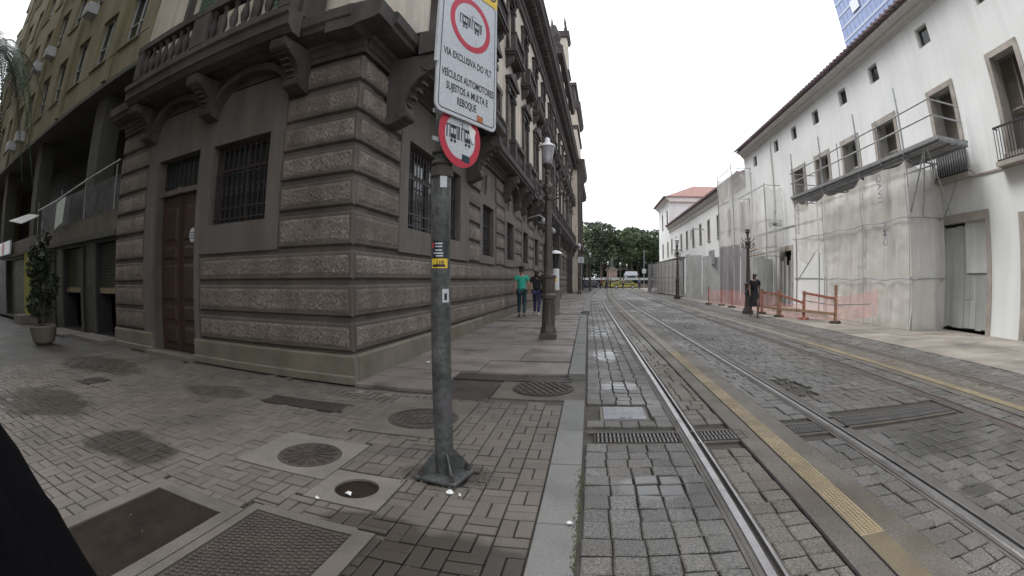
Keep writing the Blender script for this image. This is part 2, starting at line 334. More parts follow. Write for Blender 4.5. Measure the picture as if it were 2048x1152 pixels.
def sett_pieces():
    """all setts as (x0,x1,y0,y1,brown) in the near 32 m, following the bend"""
    out = []; holes = [(.07,.89,3.79,4.12), (1.0,1.54,3.79,4.18), (1.98,2.62,3.84,4.2), (2.62,4.36,3.9,4.36), (.16,.67,4.48,5.0), (2.63, 3.0, 5.2, 6.1)]
    bands = [(.012, .885, 5, 0), (1.075, 1.415, 2, 1), (2.03, 2.40, 2, 0), (2.70, 4.40, 10, 0), (4.64, 5.12, 3, 0), (5.44, 5.90, 3, 1), (6.2, 7.25, 6, 0)]
    for x0, x1, n, br in bands:
        y = .55; row = 0; cw = (x1 - x0) / n
        while y < 32:
            d = random.uniform(.155, .19) if y < 14 else random.uniform(.17, .21)
            sh = 0 if n == 5 else random.choice((0, 0, .5)) * cw
            xs = [x0] + [x0 + i*cw + sh + random.uniform(-.012, .012) for i in range(0 if sh else 1, n)] + [x1]
            if n > 5 and random.random() < .5: xs = sorted(xs[:1] + [min(x1-.08, max(x0+.08, q + random.uniform(-.05, .05))) for q in xs[1:-1]] + xs[-1:])
            for a, b in zip(xs, xs[1:]):
                if b - a < .05: continue
                if any(a < h[1] and b > h[0] and y < h[3] and y + d > h[2] for h in holes): continue
                out.append((a, b, y, y + d, br))
            y += d; row += 1
    return out
setts = sett_pieces()
def dist_px(x, y): return math.hypot(x, y)
def visible(x, y): return y > 1.5 and abs(math.atan2(x, y) + .0) < 1.3 and (y > 1.2 + .05*abs(x))
setts.sort(key=lambda t: ((t[0]+t[1])/2)**2 + ((t[2]+t[3])/2)**2 if visible((t[0]+t[1])/2, (t[2]+t[3])/2) else 1e9)
def sett_box(mb, x0, x1, y0, y1, mi, g=.0045):
    c = cx((y0+y1)/2); z = random.uniform(-.006, .004); t = random.uniform(-.004, .004); u = random.uniform(-.003, .003); k = .009
    X0, X1, Y0, Y1 = x0+c+g, x1+c-g, y0+g, y1-g
    j = [random.uniform(-.004, .004) for _ in range(8)]
    p = [(X0+j[0], Y0+j[1]), (X1+j[2], Y0+j[3]), (X1+j[4], Y1+j[5]), (X0+j[6], Y1+j[7])]; q = [(p[0][0]+k, p[0][1]+k), (p[1][0]-k, p[1][1]+k), (p[2][0]-k, p[2][1]-k), (p[3][0]+k, p[3][1]-k)]
    tz = (z-t-u, z+t-u, z+t+u, z-t+u)
    mb.add([(*p[i], -.05) for i in range(4)] + [(*p[i], tz[i]-.007) for i in range(4)] + [(*q[i], tz[i]) for i in range(4)],
           [(8,9,10,11),(0,1,5,4),(1,2,6,5),(2,3,7,6),(3,0,4,7),(4,5,9,8),(5,6,10,9),(6,7,11,10),(7,4,8,11)], mi)
for t in setts[:300]:
    mb = MB(); sett_box(mb, *t[:4], 0); mb.build('sett', 'settbrown' if t[4] else 'sett', road, org=((t[0]+t[1])/2, (t[2]+t[3])/2, 0))
rest = MB()
for t in setts[300:]: sett_box(rest, *t[:4], t[4])
rest.build('sett_paving', ['sett', 'settbrown'], road, kind='stuff')

# ---- central strips of each track (concrete edge, painted yellow power strip)
def strip(x0, group_lab, near):
    r_ = root('power_strip', (x0, 2, 0), group_lab, 'track strip', 'power strips between the rails')
    sweep([(0,-.04),(0,.002),(.19,.004),(.19,-.01),(.2,-.01),(.2,.004)], YS, x0, 'concrete_edge', 'concbrown', r_)
    yn, yf = ([2.0, 2.6, 3.3, 4, 6, 7.5, 9], [9, 12, 15, 18, 21, 24, 28, 32, 36, 40, 45, 50, 55, 60, 66, 72, 78]) if near else ([2.5, 4, 6, 8, 10], [10, 12, 15, 18, 21, 24, 28, 32, 36, 40, 45, 50, 55, 60, 66, 72, 78])
    sweep([(.2,.003),(.205,.008),(.385,.008),(.39,.003)], yn, x0, 'yellow_band', 'yellow', r_)
    sweep([(.2,.003),(.205,.008),(.385,.008),(.39,.003)], yf, x0, 'faded_band', 'fadedyel', r_)
    sweep([(.2,.003),(.205,.008),(.385,.008),(.39,.003)], [-3, 0, 1, yn[0]], x0, 'faded_band', 'dirtyel', r_)
    sweep([(.195,.0045),(.203,.0085)], YS, x0, 'strip_joint', 'groove', r_); sweep([(-.012,.001),(.006,.0045)], YS, x0, 'strip_joint', 'groove', r_)
    sweep([(.39,.002),(.39,.004),(.60,.002),(.60,-.04)], YS, x0, 'concrete_edge', 'concbrown', r_)
    if near:
        st = MB()
        for yy in range(0, 58):
            for xx in range(0, 6):
                X, Y = x0 + .215 + xx*.029, 2.02 + yy*.0232
                if 1.0 < abs((yy - 29) / 2.0): st.box(X, X+.019, Y, Y+.013, .006, .013)
        st.build('tactile_stud', 'tact', r_, kind='stuff')
strip(1.43, 'worn yellow strip in brown concrete with raised tan studs, between the two nearer rails', True)
strip(5.0 - .02, 'faded yellow strip between the two farther rails by the scaffolded side', False)

# ---- rails
def rail(x, lab, worn):
    r_ = root('tram_rail', (x, 2, 0), lab, 'rail', 'grooved tram rails')
    sweep([(-.055,-.04),(-.055,.0),(-.03,.006)], YS, x, 'rail_flank', 'bedding', r_)
    sweep([(-.03,.005),(-.022,.013),(.028,.013),(.034,.004),(.034,-.03)], YS, x, 'rail_head', 'railtop' if worn else 'railside', r_)
    sweep([(.034,-.03),(.075,-.03)], YS, x, 'rail_groove', 'groove', r_)
    sweep([(.075,-.03),(.075,.006),(.092,.006),(.098,-.04)], YS, x, 'check_rail', 'railtop' if worn else 'railside', r_)
rail(.965, 'bright polished tram rail running just beside the flush kerb', True)
rail(2.49, 'second tram rail, set in brown concrete between yellow strip and wide paved gap', True)
rail(4.51, 'third tram rail, beyond the wide paved gap between the tracks', False)
rail(6.02, 'farthest tram rail, nearest the stained footway and scaffold', False)
for x0, x1 in ((2.40, 2.43), (2.59, 2.70), (4.41, 4.45), (4.61, 4.64), (5.9, 5.96), (6.12, 6.2), (1.065, 1.075), (.885, .91)):
    sweep([(0,-.04),(0,-.004),(x1-x0,-.004),(x1-x0,-.04)], YS, x0, 'rail_bedding', 'bedding', road)
# broken patch beside the second rail
brk = MB()
for i in range(26):
    x, y = random.uniform(2.64, 2.98), random.uniform(5.2, 6.1); q = random.uniform(.02, .05)
    brk.box(x, x+q, y, y+q*1.3, -.03, random.uniform(-.02, .012), m=Matrix.Rotation(0, 4, 'Z'))
brk.build('rubble', 'conc', road, kind='stuff')

# ---- drains across the tracks
def drain(x0, x1, y0, y1, lab, rot=0):
    r_ = root('drain_grate', ((x0+x1)/2, (y0+y1)/2, 0), lab, 'drain grate', 'slotted drain grates across the tracks')
    MB().box(x0, x1, y0, y1, -.05, -.022).build('drain_channel', 'black', r_)
    MB().wall(x0-.06, x1+.06 if x1 > .9 else x1, -.2, .2, -.05, -.006, []) if False else None
    for a in ((x0-.05, x1+.01, y1+.002, y1+.05), (x0-.05, x1+.01, y0-.05, y0-.002)): MB().box(*a, -.05, -.004).build('drain_bed', 'concdark', r_)
    f = MB(); t = .014
    for a in ((x0, x1, y0, y0+t), (x0, x1, y1-t, y1), (x0, x0+t, y0+t, y1-t), (x1-t, x1, y0+t, y1-t), (x0+t, x1-t, (y0+y1)/2-.009, (y0+y1)/2+.009)): f.box(*a, -.02, .004)
    f.build('grate_frame', 'cast', r_)
    n = int((x1-x0) / .036)
    me = MB().box(-.009, .009, -(y1-y0)/2+t, (y1-y0)/2-t, -.02, .002).mesh('grate_bar', 'gratebar')
    for i in range(1, n): inst(me, 'grate_bar', (x0 + (x1-x0)*i/n, (y0+y1)/2, 0), r_)
drain(.09, .87, 3.81, 4.08, 'dark slotted drain grate between kerb and first tram rail')
drain(1.07, 1.52, 3.84, 4.10, 'short slotted drain grate between first tram rail and yellow strip')
drain(2.03, 2.40, 3.88, 4.14, 'short slotted drain grate between yellow strip and second rail')
drain(2.68, 4.34, 3.96, 4.24, 'long worn drain grate across the gap between the two tracks')
# steel cover plate
r_ = root('access_cover', (.42, 4.74, 0), 'square steel access plate let into the setts near the kerb', 'access cover')
MB().box(.16, .67, 4.48, 5.0, -.04, -.004).build('cover_frame', 'conc', r_)
MB().cbox(.19, .64, 4.51, 4.97, -.003, .006, .004).build('cover_plate', 'steelplate', r_)
MB().box(.36, .42, 4.535, 4.545, .006, .009).build('lifting_slot', 'black', r_); MB().box(.45, .49, 4.535, 4.545, .006, .009).build('lifting_slot', 'black', r_)
# ================================================================== LEFT FOOTWAY (basket-weave pavers)
pav = MB().box(-60, -.03, -4, 6.2, -.11, -.026).build('pavement', 'mortar', kind='structure')
MB().box(-60, -9.2, -4, 6.2, -.026, -.004).build('far_pavement_surface', 'asphalt', pav)
MB().box(-9.2, -.262, -4, .6, -.026, -.006).build('near_pavement_surface', 'brick', pav)
PH = [(-2.67,-1.80,2.56,3.34), (-1.79,-1.23,2.28,2.77), (-2.18,-1.22,3.68,4.96), (-3.72,-2.62,4.12,4.45), (-6.94,-6.5,3.18,3.62),
      (-2.9,-2.02,.6,1.92), (-2.01,-1.12,.6,2.05), (-1.15,-.82,2.78,3.06)]
def inC(x, y):   # in front of the corner building
    return y < 5.42 + (-3.1 - x) * .0725 - .14 if x < -3.1 else y < (5.3 if x < -1.15 else 5.12)
pv = []
ni = int(9 / .2)
for i in range(0, 45):
    for j in range(0, 27):
        X = -.262 - (i+1)*.2; Y = .6 + j*.2
        sub = [(X, X+.2, Y, Y+.1), (X, X+.2, Y+.1, Y+.2)] if (i + j) % 2 else [(X, X+.1, Y, Y+.2), (X+.1, X+.2, Y, Y+.2)]
        for s_ in sub:
            mxx, myy = (s_[0]+s_[1])/2, (s_[2]+s_[3])/2
            if not inC(mxx, myy + .06): continue
            for h in PH:         # cut the pavers to fit round lids and hatches
                if s_ and s_[0] < h[1] and s_[1] > h[0] and s_[2] < h[3] and s_[3] > h[2]:
                    c_ = [(s_[0], min(s_[1], h[0]-.004), s_[2], s_[3]), (max(s_[0], h[1]+.004), s_[1], s_[2], s_[3]), (s_[0], s_[1], s_[2], min(s_[3], h[2]-.004)), (s_[0], s_[1], max(s_[2], h[3]+.004), s_[3])]
                    c_ = [q for q in c_ if q[1]-q[0] > .028 and q[3]-q[2] > .028]
                    s_ = max(c_, key=lambda q: (q[1]-q[0])*(q[3]-q[2])) if c_ else None
            if s_: pv.append(s_)
pv.sort(key=lambda t: (t[0]+t[1])**2 + (t[2]+t[3])**2 if t[2] > 1.5 and math.atan2(-t[0], t[2]) < .95 else 1e9)
def paver(mb, t):
    g = .0045; z = random.uniform(-.005, .003) + .004*noise.noise(Vector((t[0]*1.5, t[2]*1.5, 0))); sl = random.uniform(-.003, .003); k = .005
    x0, x1, y0, y1 = t[0]+g, t[1]-g, t[2]+g, t[3]-g
    mb.add([(x0,y0,-.05),(x1,y0,-.05),(x1,y1,-.05),(x0,y1,-.05),(x0,y0,z-k-sl),(x1,y0,z-k-sl),(x1,y1,z-k+sl),(x0,y1,z-k+sl),(x0+k,y0+k,z-sl),(x1-k,y0+k,z-sl),(x1-k,y1-k,z+sl),(x0+k,y1-k,z+sl)],
           [(8,9,10,11),(0,1,5,4),(1,2,6,5),(2,3,7,6),(3,0,4,7),(4,5,9,8),(5,6,10,9),(6,7,11,10),(7,4,8,11)])
for t in pv[:300]:
    mb = MB(); paver(mb, t); mb.build('paver', 'brick', pav, org=((t[0]+t[1])/2, (t[2]+t[3])/2, 0))
mb = MB()
for t in pv[300:]: paver(mb, t)
mb.build('paver_field', 'brick', pav, kind='stuff')
# flush kerb stones
ys = [-1, .2, 1.15, 2.38, 3.3, 4.12, 5.25]
for a, b in zip(ys, ys[1:]): MB().cbox(-.255, -.012, a+.004, b-.004, -.06, .003+random.uniform(-.003,.003), .006).build('kerb_stone', 'kerb', pav)
mb = MB()
for i in range(420):
    y = random.uniform(.9, 3.2); x = -.02 + random.gauss(0, .012); q = random.uniform(.004, .012)
    mb.add([(x,y,.0),(x+q,y+q*.4,.004),(x+q*.3,y+q,random.uniform(.006,.02))], [(0,1,2)])
mb.build('kerb_moss', 'moss', pav, kind='stuff')

# ---- manhole covers, each in its concrete surround
def manhole(c, r, slab, rot, lab, style, recess=0):
    r_ = root('manhole_cover', (*c, 0), lab, 'manhole cover')
    m_ = Matrix.Translation((*c, 0)) @ Matrix.Rotation(rot, 4, 'Z')
    if slab:
        x0, x1, y0, y1 = slab; n = 24; mb = MB(m_)
        ring = [(r*1.02*math.cos(2*math.pi*i/n), r*1.02*math.sin(2*math.pi*i/n)) for i in range(n)]
        def edge(i):
            a = 2*math.pi*i/n; dx, dy = math.cos(a), math.sin(a)
            k = min((x1/dx if dx > 1e-6 else 1e9), (x0/dx if dx < -1e-6 else 1e9), (y1/dy if dy > 1e-6 else 1e9), (y0/dy if dy < -1e-6 else 1e9)); return (dx*k, dy*k)
        e = [edge(i) for i in range(n)]
        for cxn, cyn in ((x0,y0),(x1,y0),(x1,y1),(x0,y1)):
            i = min(range(n), key=lambda k: (e[k][0]-cxn)**2 + (e[k][1]-cyn)**2); e[i] = (cxn, cyn)
        mb.add([(*p, .004) for p in ring] + [(*p, .004) for p in e] + [(*p, -.04) for p in e] + [(*p, -.04) for p in ring],
               [(i, (i+1) % n, n+(i+1) % n, n+i) for i in range(n)] + [(n+i, n+(i+1) % n, 2*n+(i+1) % n, 2*n+i) for i in range(n)] + [(i, 3*n+i, 3*n+(i+1) % n, (i+1) % n) for i in range(n)])
        mb.build('concrete_surround', 'concdark' if style == 'rings' else 'conc', r_)
    z = .006 - recess
    mb = MB(m_); mb.lathe([(r, -.03), (r, z), (r-.02, z+.002), (r-.024, z-.004), (.001, z-.004)], seg=32); mb.build('lid', 'cast' if style else 'rustplate', r_)
    mb = MB(m_)
    if style == 'spokes':
        for i in range(14):
            a = 2*math.pi*i/14; mm = Matrix.Rotation(a, 4, 'Z'); mb.box(.03, r*.88, -.006, .006, z-.004, z+.004, m=mm)
        for i in range(28):
            a = 2*math.pi*(i+.5)/28; mm = Matrix.Rotation(a, 4, 'Z'); mb.box(r*.55, r*.8, -.005, .005, z-.004, z+.003, m=mm)
    elif style == 'bars':
        k = int(2*r/.085)
        for i in range(k):
            x = -r + .06 + i*(2*r-.12)/(k-1); h = math.sqrt(max(0, (r*.9)**2 - x*x))
            j = -h
            while j < h - .05: mb.box(x-.022, x+.022, j, min(h, j+.22), z-.004, z+.006); j += .25
    elif style == 'rings':
        for q in (.9, .55): mb.lathe([(r*q, z-.004), (r*q, z+.003), (r*q-.02, z+.003), (r*q-.02, z-.004)], seg=28, cap=False)
        for i in range(9):
            for j in range(9):
                x, y = (i-4)*r*.2, (j-4)*r*.2
                if x*x+y*y < (r*.82)**2: mb.box(x-.014, x+.014, y-.014, y+.014, z-.004, z+.0015)
    if mb.v: mb.build('raised_pattern', 'cast', r_)
manhole((-2.17, 2.94), .27, (-.5, .37, -.38, .4), 0, 'round cast lid with spoke pattern in a pale concrete square', 'spokes')
manhole((-1.5, 2.53), .155, (-.29, .27, -.25, .24), 0, 'small sunken dark round lid with white scrap of paper on it', '', .018)
manhole((-1.64, 4.24), .36, (-.54, .42, -.56, .72), 0, 'large dark round lid right behind the foot of the sign post', 'rings')
manhole((-6.72, 3.4), .22, None, .3, 'small round lid in front of the wooden door', 'rings')
manhole((-.56, 5.82), .40, None, .5, 'wide round lid with rows of raised bars beside the end of the raised kerb', 'bars')
# stone apron around that lid
MB().box(-1.15, -.012, 5.26, 6.36, -.06, -.012).build('lid_apron', 'concdark', pav)
MB().cbox(-1.86, -1.17, 5.05, 6.0, -.05, .004, .006).build('stone_flag', 'damp', pav)
MB().box(-3.0, -1.87, 4.98, 5.15, -.05, -.004).build('mortar_patch', 'conc', pav)
# long floor grate
r_ = root('floor_grate', (-3.17, 4.29, 0), 'rusty barred floor grate flush with pavers before the stone corner', 'floor grate')
MB().box(-3.7, -2.64, 4.13, 4.44, -.05, -.02).build('grate_pit', 'black', r_)
me = MB().box(-.53, .53, -.011, .011, -.02, .004).mesh('grate_bar', 'cast')
for i in range(7): inst(me, 'grate_bar', (-3.17, 4.15 + i*.046, 0), r_)
MB().box(-3.72,-3.7,4.12,4.45,-.03,.004).build('grate_frame', 'cast', r_); MB().box(-2.64,-2.62,4.12,4.45,-.03,.004).build('grate_frame', 'cast', r_)
# dark sunk slab and checkered hatch near the car
r_ = root('sunken_hatch', (-2.45, 1.3, 0), 'dark brown sunken hatch in the pavers beside the checkered one', 'hatch')
MB().cbox(-2.78, -2.12, .62, 1.8, -.04, -.008, .006).build('hatch_plate', 'rustplate', r_)
mb = MB()
for a in ((-2.9,-2.78,.6,1.92), (-2.12,-2.02,.6,1.92), (-2.78,-2.12,1.8,1.92)): mb.box(*a, -.05, .002)
mb.build('hatch_surround', 'concdark', r_)
r_ = root('sunken_hatch', (-1.58, 1.4, 0), 'wide checkered cast hatch framed in cracked concrete', 'hatch')
MB().box(-1.93, -1.25, .62, 1.96, -.05, -.004).build('hatch_plate', 'cast', r_)
mb = MB()
for i in range(19):
    for j in range(36):
        X, Y = -1.92 + i*.0355, .64 + j*.0365
        mb.box(X, X+.03, Y+ (i % 2)*.012, Y+.019+(i % 2)*.012, -.004, .0025)
mb.build('checker_relief', 'cast', r_, kind='stuff')
mb = MB()
for a in ((-2.01,-1.94,.6,2.03), (-1.24,-1.12,.6,2.03), (-1.94,-1.24,1.97,2.05)): mb.box(*a, -.05, .002)
mb.build('hatch_surround', 'concdark', r_)
# damp stains
# litter
def scrap(x, y, z, q, lab, seed):
    rnd = random.Random(seed); n = 7
    pts = [(x + q*math.cos(i*2*math.pi/n)*rnd.uniform(.6,1.1), y + q*math.sin(i*2*math.pi/n)*rnd.uniform(.6,1.1), z + rnd.uniform(.002,.02)) for i in range(n)]
    MB().add(pts + [(x, y, z+.03), (x, y, z)], [(i, (i+1) % n, n) for i in range(n)] + [(i, (i+1) % n, n+1) for i in range(n)]).build('paper_scrap', 'litter', label=lab, cat='litter', group='scraps of litter on the pavers')
scrap(-1.52, 2.45, -.013, .032, 'crumpled white paper lying on the small sunken lid', 1)
scrap(-.87, 2.66, .004, .03, 'crumpled white paper by the steel base of the sign post', 2)
scrap(-1.66, 2.27, .004, .018, 'tiny white scrap on the corner of the small lid surround', 3)
scrap(-.79, 2.63, .004, .016, 'tiny pale scrap right of the crumpled paper by the post base', 4)
scrap(-.06, 2.37, .006, .02, 'small white scrap on the flush kerb beside its crack', 6)
scrap(-2.55, 6.9, .07, .04, 'white scrap on the flags at the foot of the stone wall', 5)
gr = MB()
for i in range(260):
    a = random.uniform(0, 6.28); q = random.gauss(.26, .05); x, y = -.98 + q*math.cos(a)*1.1, 2.9 + q*math.sin(a)*.9; s_ = random.uniform(.003, .012)
    gr.box(x, x+s_, y, y+s_, -.002, s_)
for i in range(340):
    x, y = random.uniform(-9, -.3), random.uniform(1.3, 5.2); s_ = random.uniform(.002, .007); gr.box(x, x+s_*1.6, y, y+s_, .0, s_)
gr.build('grit', 'conc', kind='stuff')

# ================================================================== LEFT FOOTWAY beside the building (uneven stone flags)
fw = MB()
for a, b in zip([6.2, 9, 12, 15, 18, 21, 24, 28, 32, 36, 40, 45, 50, 55, 60, 66, 72, 80], [9, 12, 15, 18, 21, 24, 28, 32, 36, 40, 45, 50, 55, 60, 66, 72, 80]):
    za = min(.075, .0 + (a-6.2)*.007); zb = min(.075, .0 + (b-6.2)*.007)
    fw.add([(-4.2,a,za),(-.2+cx(a),a,za),(-.2+cx(b),b,zb),(-4.2+cx(b)*1.2,b,zb),(-.2+cx(a),a,-.1),(-.2+cx(b),b,-.1),(-4.2,a,-.1)], [(0,1,2,3),(1,4,5,2),(0,6,4,1)])
fw = fw.build('sidewalk', 'damp', kind='structure')
def fz(y): return min(.11, .03 + (y-6.2)*.012)
y = 5.32
while y < 44:
    d = random.uniform(.55, 1.0) if y > 6.4 else .62
    xl = -3.06 + .03*(y-5.4) - (.1 if y > 12.1 else 0); xr = (-.27 if y < 18.4 else -.2) + cx(y)
    if y < 6.3: xr = -1.9
    x = xl
    while x < xr - .05:
        q = min(random.uniform(.9, 1.9), xr - x)
        if xr - x - q < .35: q = xr - x
        z = (fz(y) if y > 6.2 else .03) + random.uniform(.0, .022); t = random.uniform(-.012, .012); g = random.uniform(.004, .018)
        x0, x1, y0, y1 = x+g, x+q-g*.5, y+g, y+d-g*random.choice((.4, .5, 2.2))
        mb = MB(); k = .008
        mb.add([(x0,y0,-.02),(x1,y0+g*.4,-.02),(x1,y1,-.02),(x0,y1,-.02),(x0,y0,z-k-t),(x1,y0+g*.4,z-k),(x1,y1,z-k+t),(x0,y1,z-k),(x0+k,y0+k,z-t),(x1-k,y0+g*.4+k,z),(x1-k,y1-k,z+t),(x0+k,y1-k,z)],
           [(8,9,10,11),(0,1,5,4),(1,2,6,5),(2,3,7,6),(3,0,4,7),(4,5,9,8),(5,6,10,9),(6,7,11,10),(7,4,8,11)])
        mb.build('stone_flag', 'flag', fw)
        x += q
    y += d
# raised kerbs
def kerb(x0, x1, ya, yb, step, zf):
    y = ya
    while y < yb:
        e = min(yb, y + step*random.uniform(.8, 1.2)); c, ce = cx(y), cx(e); z = zf(y)
        mb = MB(); ch = .012
        mb.prism([(x0, -.1), (x0, z), (x1-ch, z), (x1, z-ch), (x1, -.1)], y+.004, e-.004, 'y')
        mb.v = [(vx + (c if vy < (y+e)/2 else ce), vy, vz) for vx, vy, vz in mb.v]
        mb.build('kerb_stone', 'kerb', fw); y = e
kerb(-.25, -.02, 6.42, 17.2, 1.6, lambda y: .075 + (y-6.4)*.004)
kerb(-.19, .10, 18.7, 76, 2.6, lambda y: .15)

# ================================================================== RIGHT FOOTWAY
rw = MB()
for a, b in zip(YS, YS[1:]):
    ca, cb = cx(a), cx(b)
    rw.add([(7.28+ca*.9,a,-.012),(14,a,-.012),(14,b,-.012),(7.28+cb*.9,b,-.012)], [(0,1,2,3)])
rw = rw.build('footway', 'mortar', kind='structure')
y = 1.0
while y < 78:
    d = random.uniform(.7, 1.5); x = 7.29
    while x < 11.42:
        q = random.uniform(.7, 1.6)
        if x + q > 11.0: q = 11.45 - x
        g = .004; z = random.uniform(.0, .012); c = cx(y)*.9
        MB().cbox(x+c+g, x+q+c-g, y+g, y+d-g, -.03, z, .004).build('paving_slab', 'walk', rw)
        x += q
    y += d
# ================================================================== CORNER BUILDING
C0 = (-3.10, 5.41)
FS = frame(C0, .03, 1)                                  # long street side; x along street, y outward
FF = frame(C0, -math.pi/2 + .0725, -1)                  # short front; x leftwards, y outward (to viewer)
if (FF @ Vector((0, 1, 0, 0))).y > 0: FF = frame(C0, -math.pi/2 + .0725, 1)
LEN = 72
cb_ = root('corner_building', (*C0, 0), 'dark rusticated stone corner building with carved balconies and cream upper storeys', 'building')
ZS = [.40, .88, 1.40, 1.87, 2.42, 2.89, 3.35, 3.83, 4.31, 4.77]

def block(fr, s0, s1, z0, z1, near, o=0.0, name='stone_block'):
    mb = MB(fr); t = .06; c = .014; g = .012
    # dressed margin
    mb.add([(s0,o-t,z0-.02),(s1,o-t,z0-.02),(s1,o-t,z1+.02),(s0,o-t,z1+.02),(s0,o-.012,z0),(s1,o-.012,z0),(s1,o-.012,z1),(s0,o-.012,z1),
            (s0+c,o,z0+c),(s1-c,o,z0+c),(s1-c,o,z1-c),(s0+c,o,z1-c)],
           [(0,1,5,4),(1,2,6,5),(2,3,7,6),(3,0,4,7),(4,5,9,8),(5,6,10,9),(6,7,11,10),(7,4,8,11),(8,9,10,11)], 0)
    m = .05; cell = .032 if near == 2 else .075 if near else .2
    nx = max(3, int((s1-s0-2*m)/cell)); nz = max(2, int((z1-z0-2*m)/cell)); vs = []; fs = []
    for j in range(nz+1):
        for i in range(nx+1):
            x = s0+m+(s1-s0-2*m)*i/nx; z = z0+m+(z1-z0-2*m)*j/nz
            e = i in (0, nx) or j in (0, nz)
            p = fr @ Vector((x, 0, z)); h = 0 if e else .006 + .016*abs(noise.noise(p*21)) + .008*random.random()
            vs.append((x, o + (.001 if e else h), z))
    for j in range(nz):
        for i in range(nx): a = j*(nx+1)+i; fs.append((a, a+1, a+nx+2, a+nx+1))
    mb.add(vs, fs, 1)
    return mb.build(name, ['stone', 'rough'], cb_)

BAY = 3.33
side_ops = [(1.85,4.85,2.32,3.9), (6.9,8.2,2.12,3.58)] + [(10.16+BAY*k, 11.45+BAY*k, 2.15, 3.48) for k in range(18)]
front_ops = [(1.71,3.22,2.38,3.80), (3.62,5.17,.06,3.84)]
wd = MB(FS); wd.wall(.08, LEN, 0, 5.0, -.46, -.06, side_ops, 0); wd.build('wall', 'stone', cb_)
wd = MB(FF); wd.wall(.062, 7.05, 0, 5.0, -.46, -.06, front_ops, 0); wd.build('wall', 'stone', cb_)
# solid core and roof
MB(FS).box(.5, LEN-.2, -6.6, -.47, .0, 15.2).build('core_wall', 'cream', cb_)
# plinth
mb = MB(FS); mb.prism([(-.06,0),(.05,0),(.05,.37),(.03,.40),(-.06,.40)], .07, 6.7, 'x'); mb.prism([(-.06,0),(-.02,0),(-.02,.40),(-.06,.40)], 6.7, LEN, 'x')
mb.build('plinth', 'plinth', cb_)
mb = MB(FF)
for a, b in ((-.045, 3.60), (5.19, 7.05)): mb.prism([(-.06,0),(.075,0),(.075,.10),(.045,.12),(.045,.37),(.03,.40),(-.06,.40)], a, b, 'x')
mb.build('plinth', 'plinth', cb_)
# rusticated blocks, low courses
def course(fr, a, b, k, near, o=0, w=1.35):
    z0, z1 = ZS[k]+.05, ZS[k+1]-.055; n = max(1, round((b-a)/w)); 
    cuts = [a] + [a+(b-a)*i/n + (random.uniform(-.2,.2) if n > 1 else 0) for i in range(1, n)] + [b]
    for p, q in zip(cuts, cuts[1:]): block(fr, p+.002, q-.002, z0, z1, near, o)
for k in range(3):
    course(FF, 0, 3.44, k, 2, w=9); course(FF, 5.56, 7.05, k, 1, w=2)
    course(FS, .062, 6.7, k, 2, w=9)
    s = 6.72
    while s < 36: course(FS, s, s+BAY, k, 1 if s < 16 else 0, -.02-.0, w=BAY); s += BAY
for k in range(3, 9):
    course(FF, 0, 1.40, k, 2, w=2)
    course(FF, 5.58, 7.05, k, 1, w=2)
    course(FS, .062, 1.50, k, 2, w=2)
    course(FS, 5.55, 6.7, k, 1, w=2)
    course(FS, 8.62, 9.88, k, 1, -.02, w=2)
    for j in range(8): course(FS, 11.70+BAY*j, 13.22+BAY*j, k, 1 if j < 2 else 0, -.02, w=2)
# farther piers: too small to tell their blocks apart
mb = MB(FS)
for j in range(8, 18):
    for k in range(3, 9): mb.box(11.7+BAY*j, 13.22+BAY*j, -.06, -.02, ZS[k]+.045, ZS[k+1]-.045)
for k in range(3): mb.box(36.7, LEN, -.06, -.02, ZS[k]+.045, ZS[k+1]-.045)
mb.build('far_block_courses', 'stone', cb_, kind='stuff')
# smooth window surrounds
def surround(fr, w0, w1, z0, z1, s0, s1, top, o=.0, name='window_surround', bot=None):
    mb = MB(fr); b_ = ZS[3]+.02 if bot is None else bot
    mb.wall(s0, s1, b_, top, -.058, o, [(w0, w1, z0, z1)])
    mb.build(name, 'surround', cb_)
surround(FF, 1.71, 3.22, 2.38, 3.80, 1.405, 3.46, 4.76)
mb = MB(FF); mb.wall(3.462, 5.575, .12, 4.758, -.058, .002, [(3.62,5.17,.1,3.84)]); mb.build('door_surround', 'surround', cb_)
surround(FS, 1.85, 4.85, 2.32, 3.9, 1.505, 5.545, 4.76)
def pointed(fr, a, b):
    c = (a+b)/2; mb = MB(fr)
    mb.prism([(c-.32,3.9),(c+.32,3.9),(c+.2,4.12),(c+.16,4.5),(c-.16,4.5),(c-.2,4.12)], -.058, .0, 'y', m=None)
    return mb
for (a, b, z0, z1) in side_ops[1:]:
    mb = MB(FS); mb.wall(a-.27, b+.22, 1.89, 3.86, -.058, -.0, [(a, b, z0, z1)])
    c = (a+b)/2; n = [(c-.36,3.86),(c+.36,3.86),(c+.2,4.05),(c+.17,4.5),(c-.17,4.5),(c-.2,4.05)]
    mb.add([(p[0], -.0, p[1]) for p in n] + [(p[0], -.058, p[1]) for p in n], [tuple(range(6))] + [(i, (i+1) % 6, (i+1) % 6+6, i+6) for i in range(6)])
    mb.build('window_surround', 'surround', cb_)
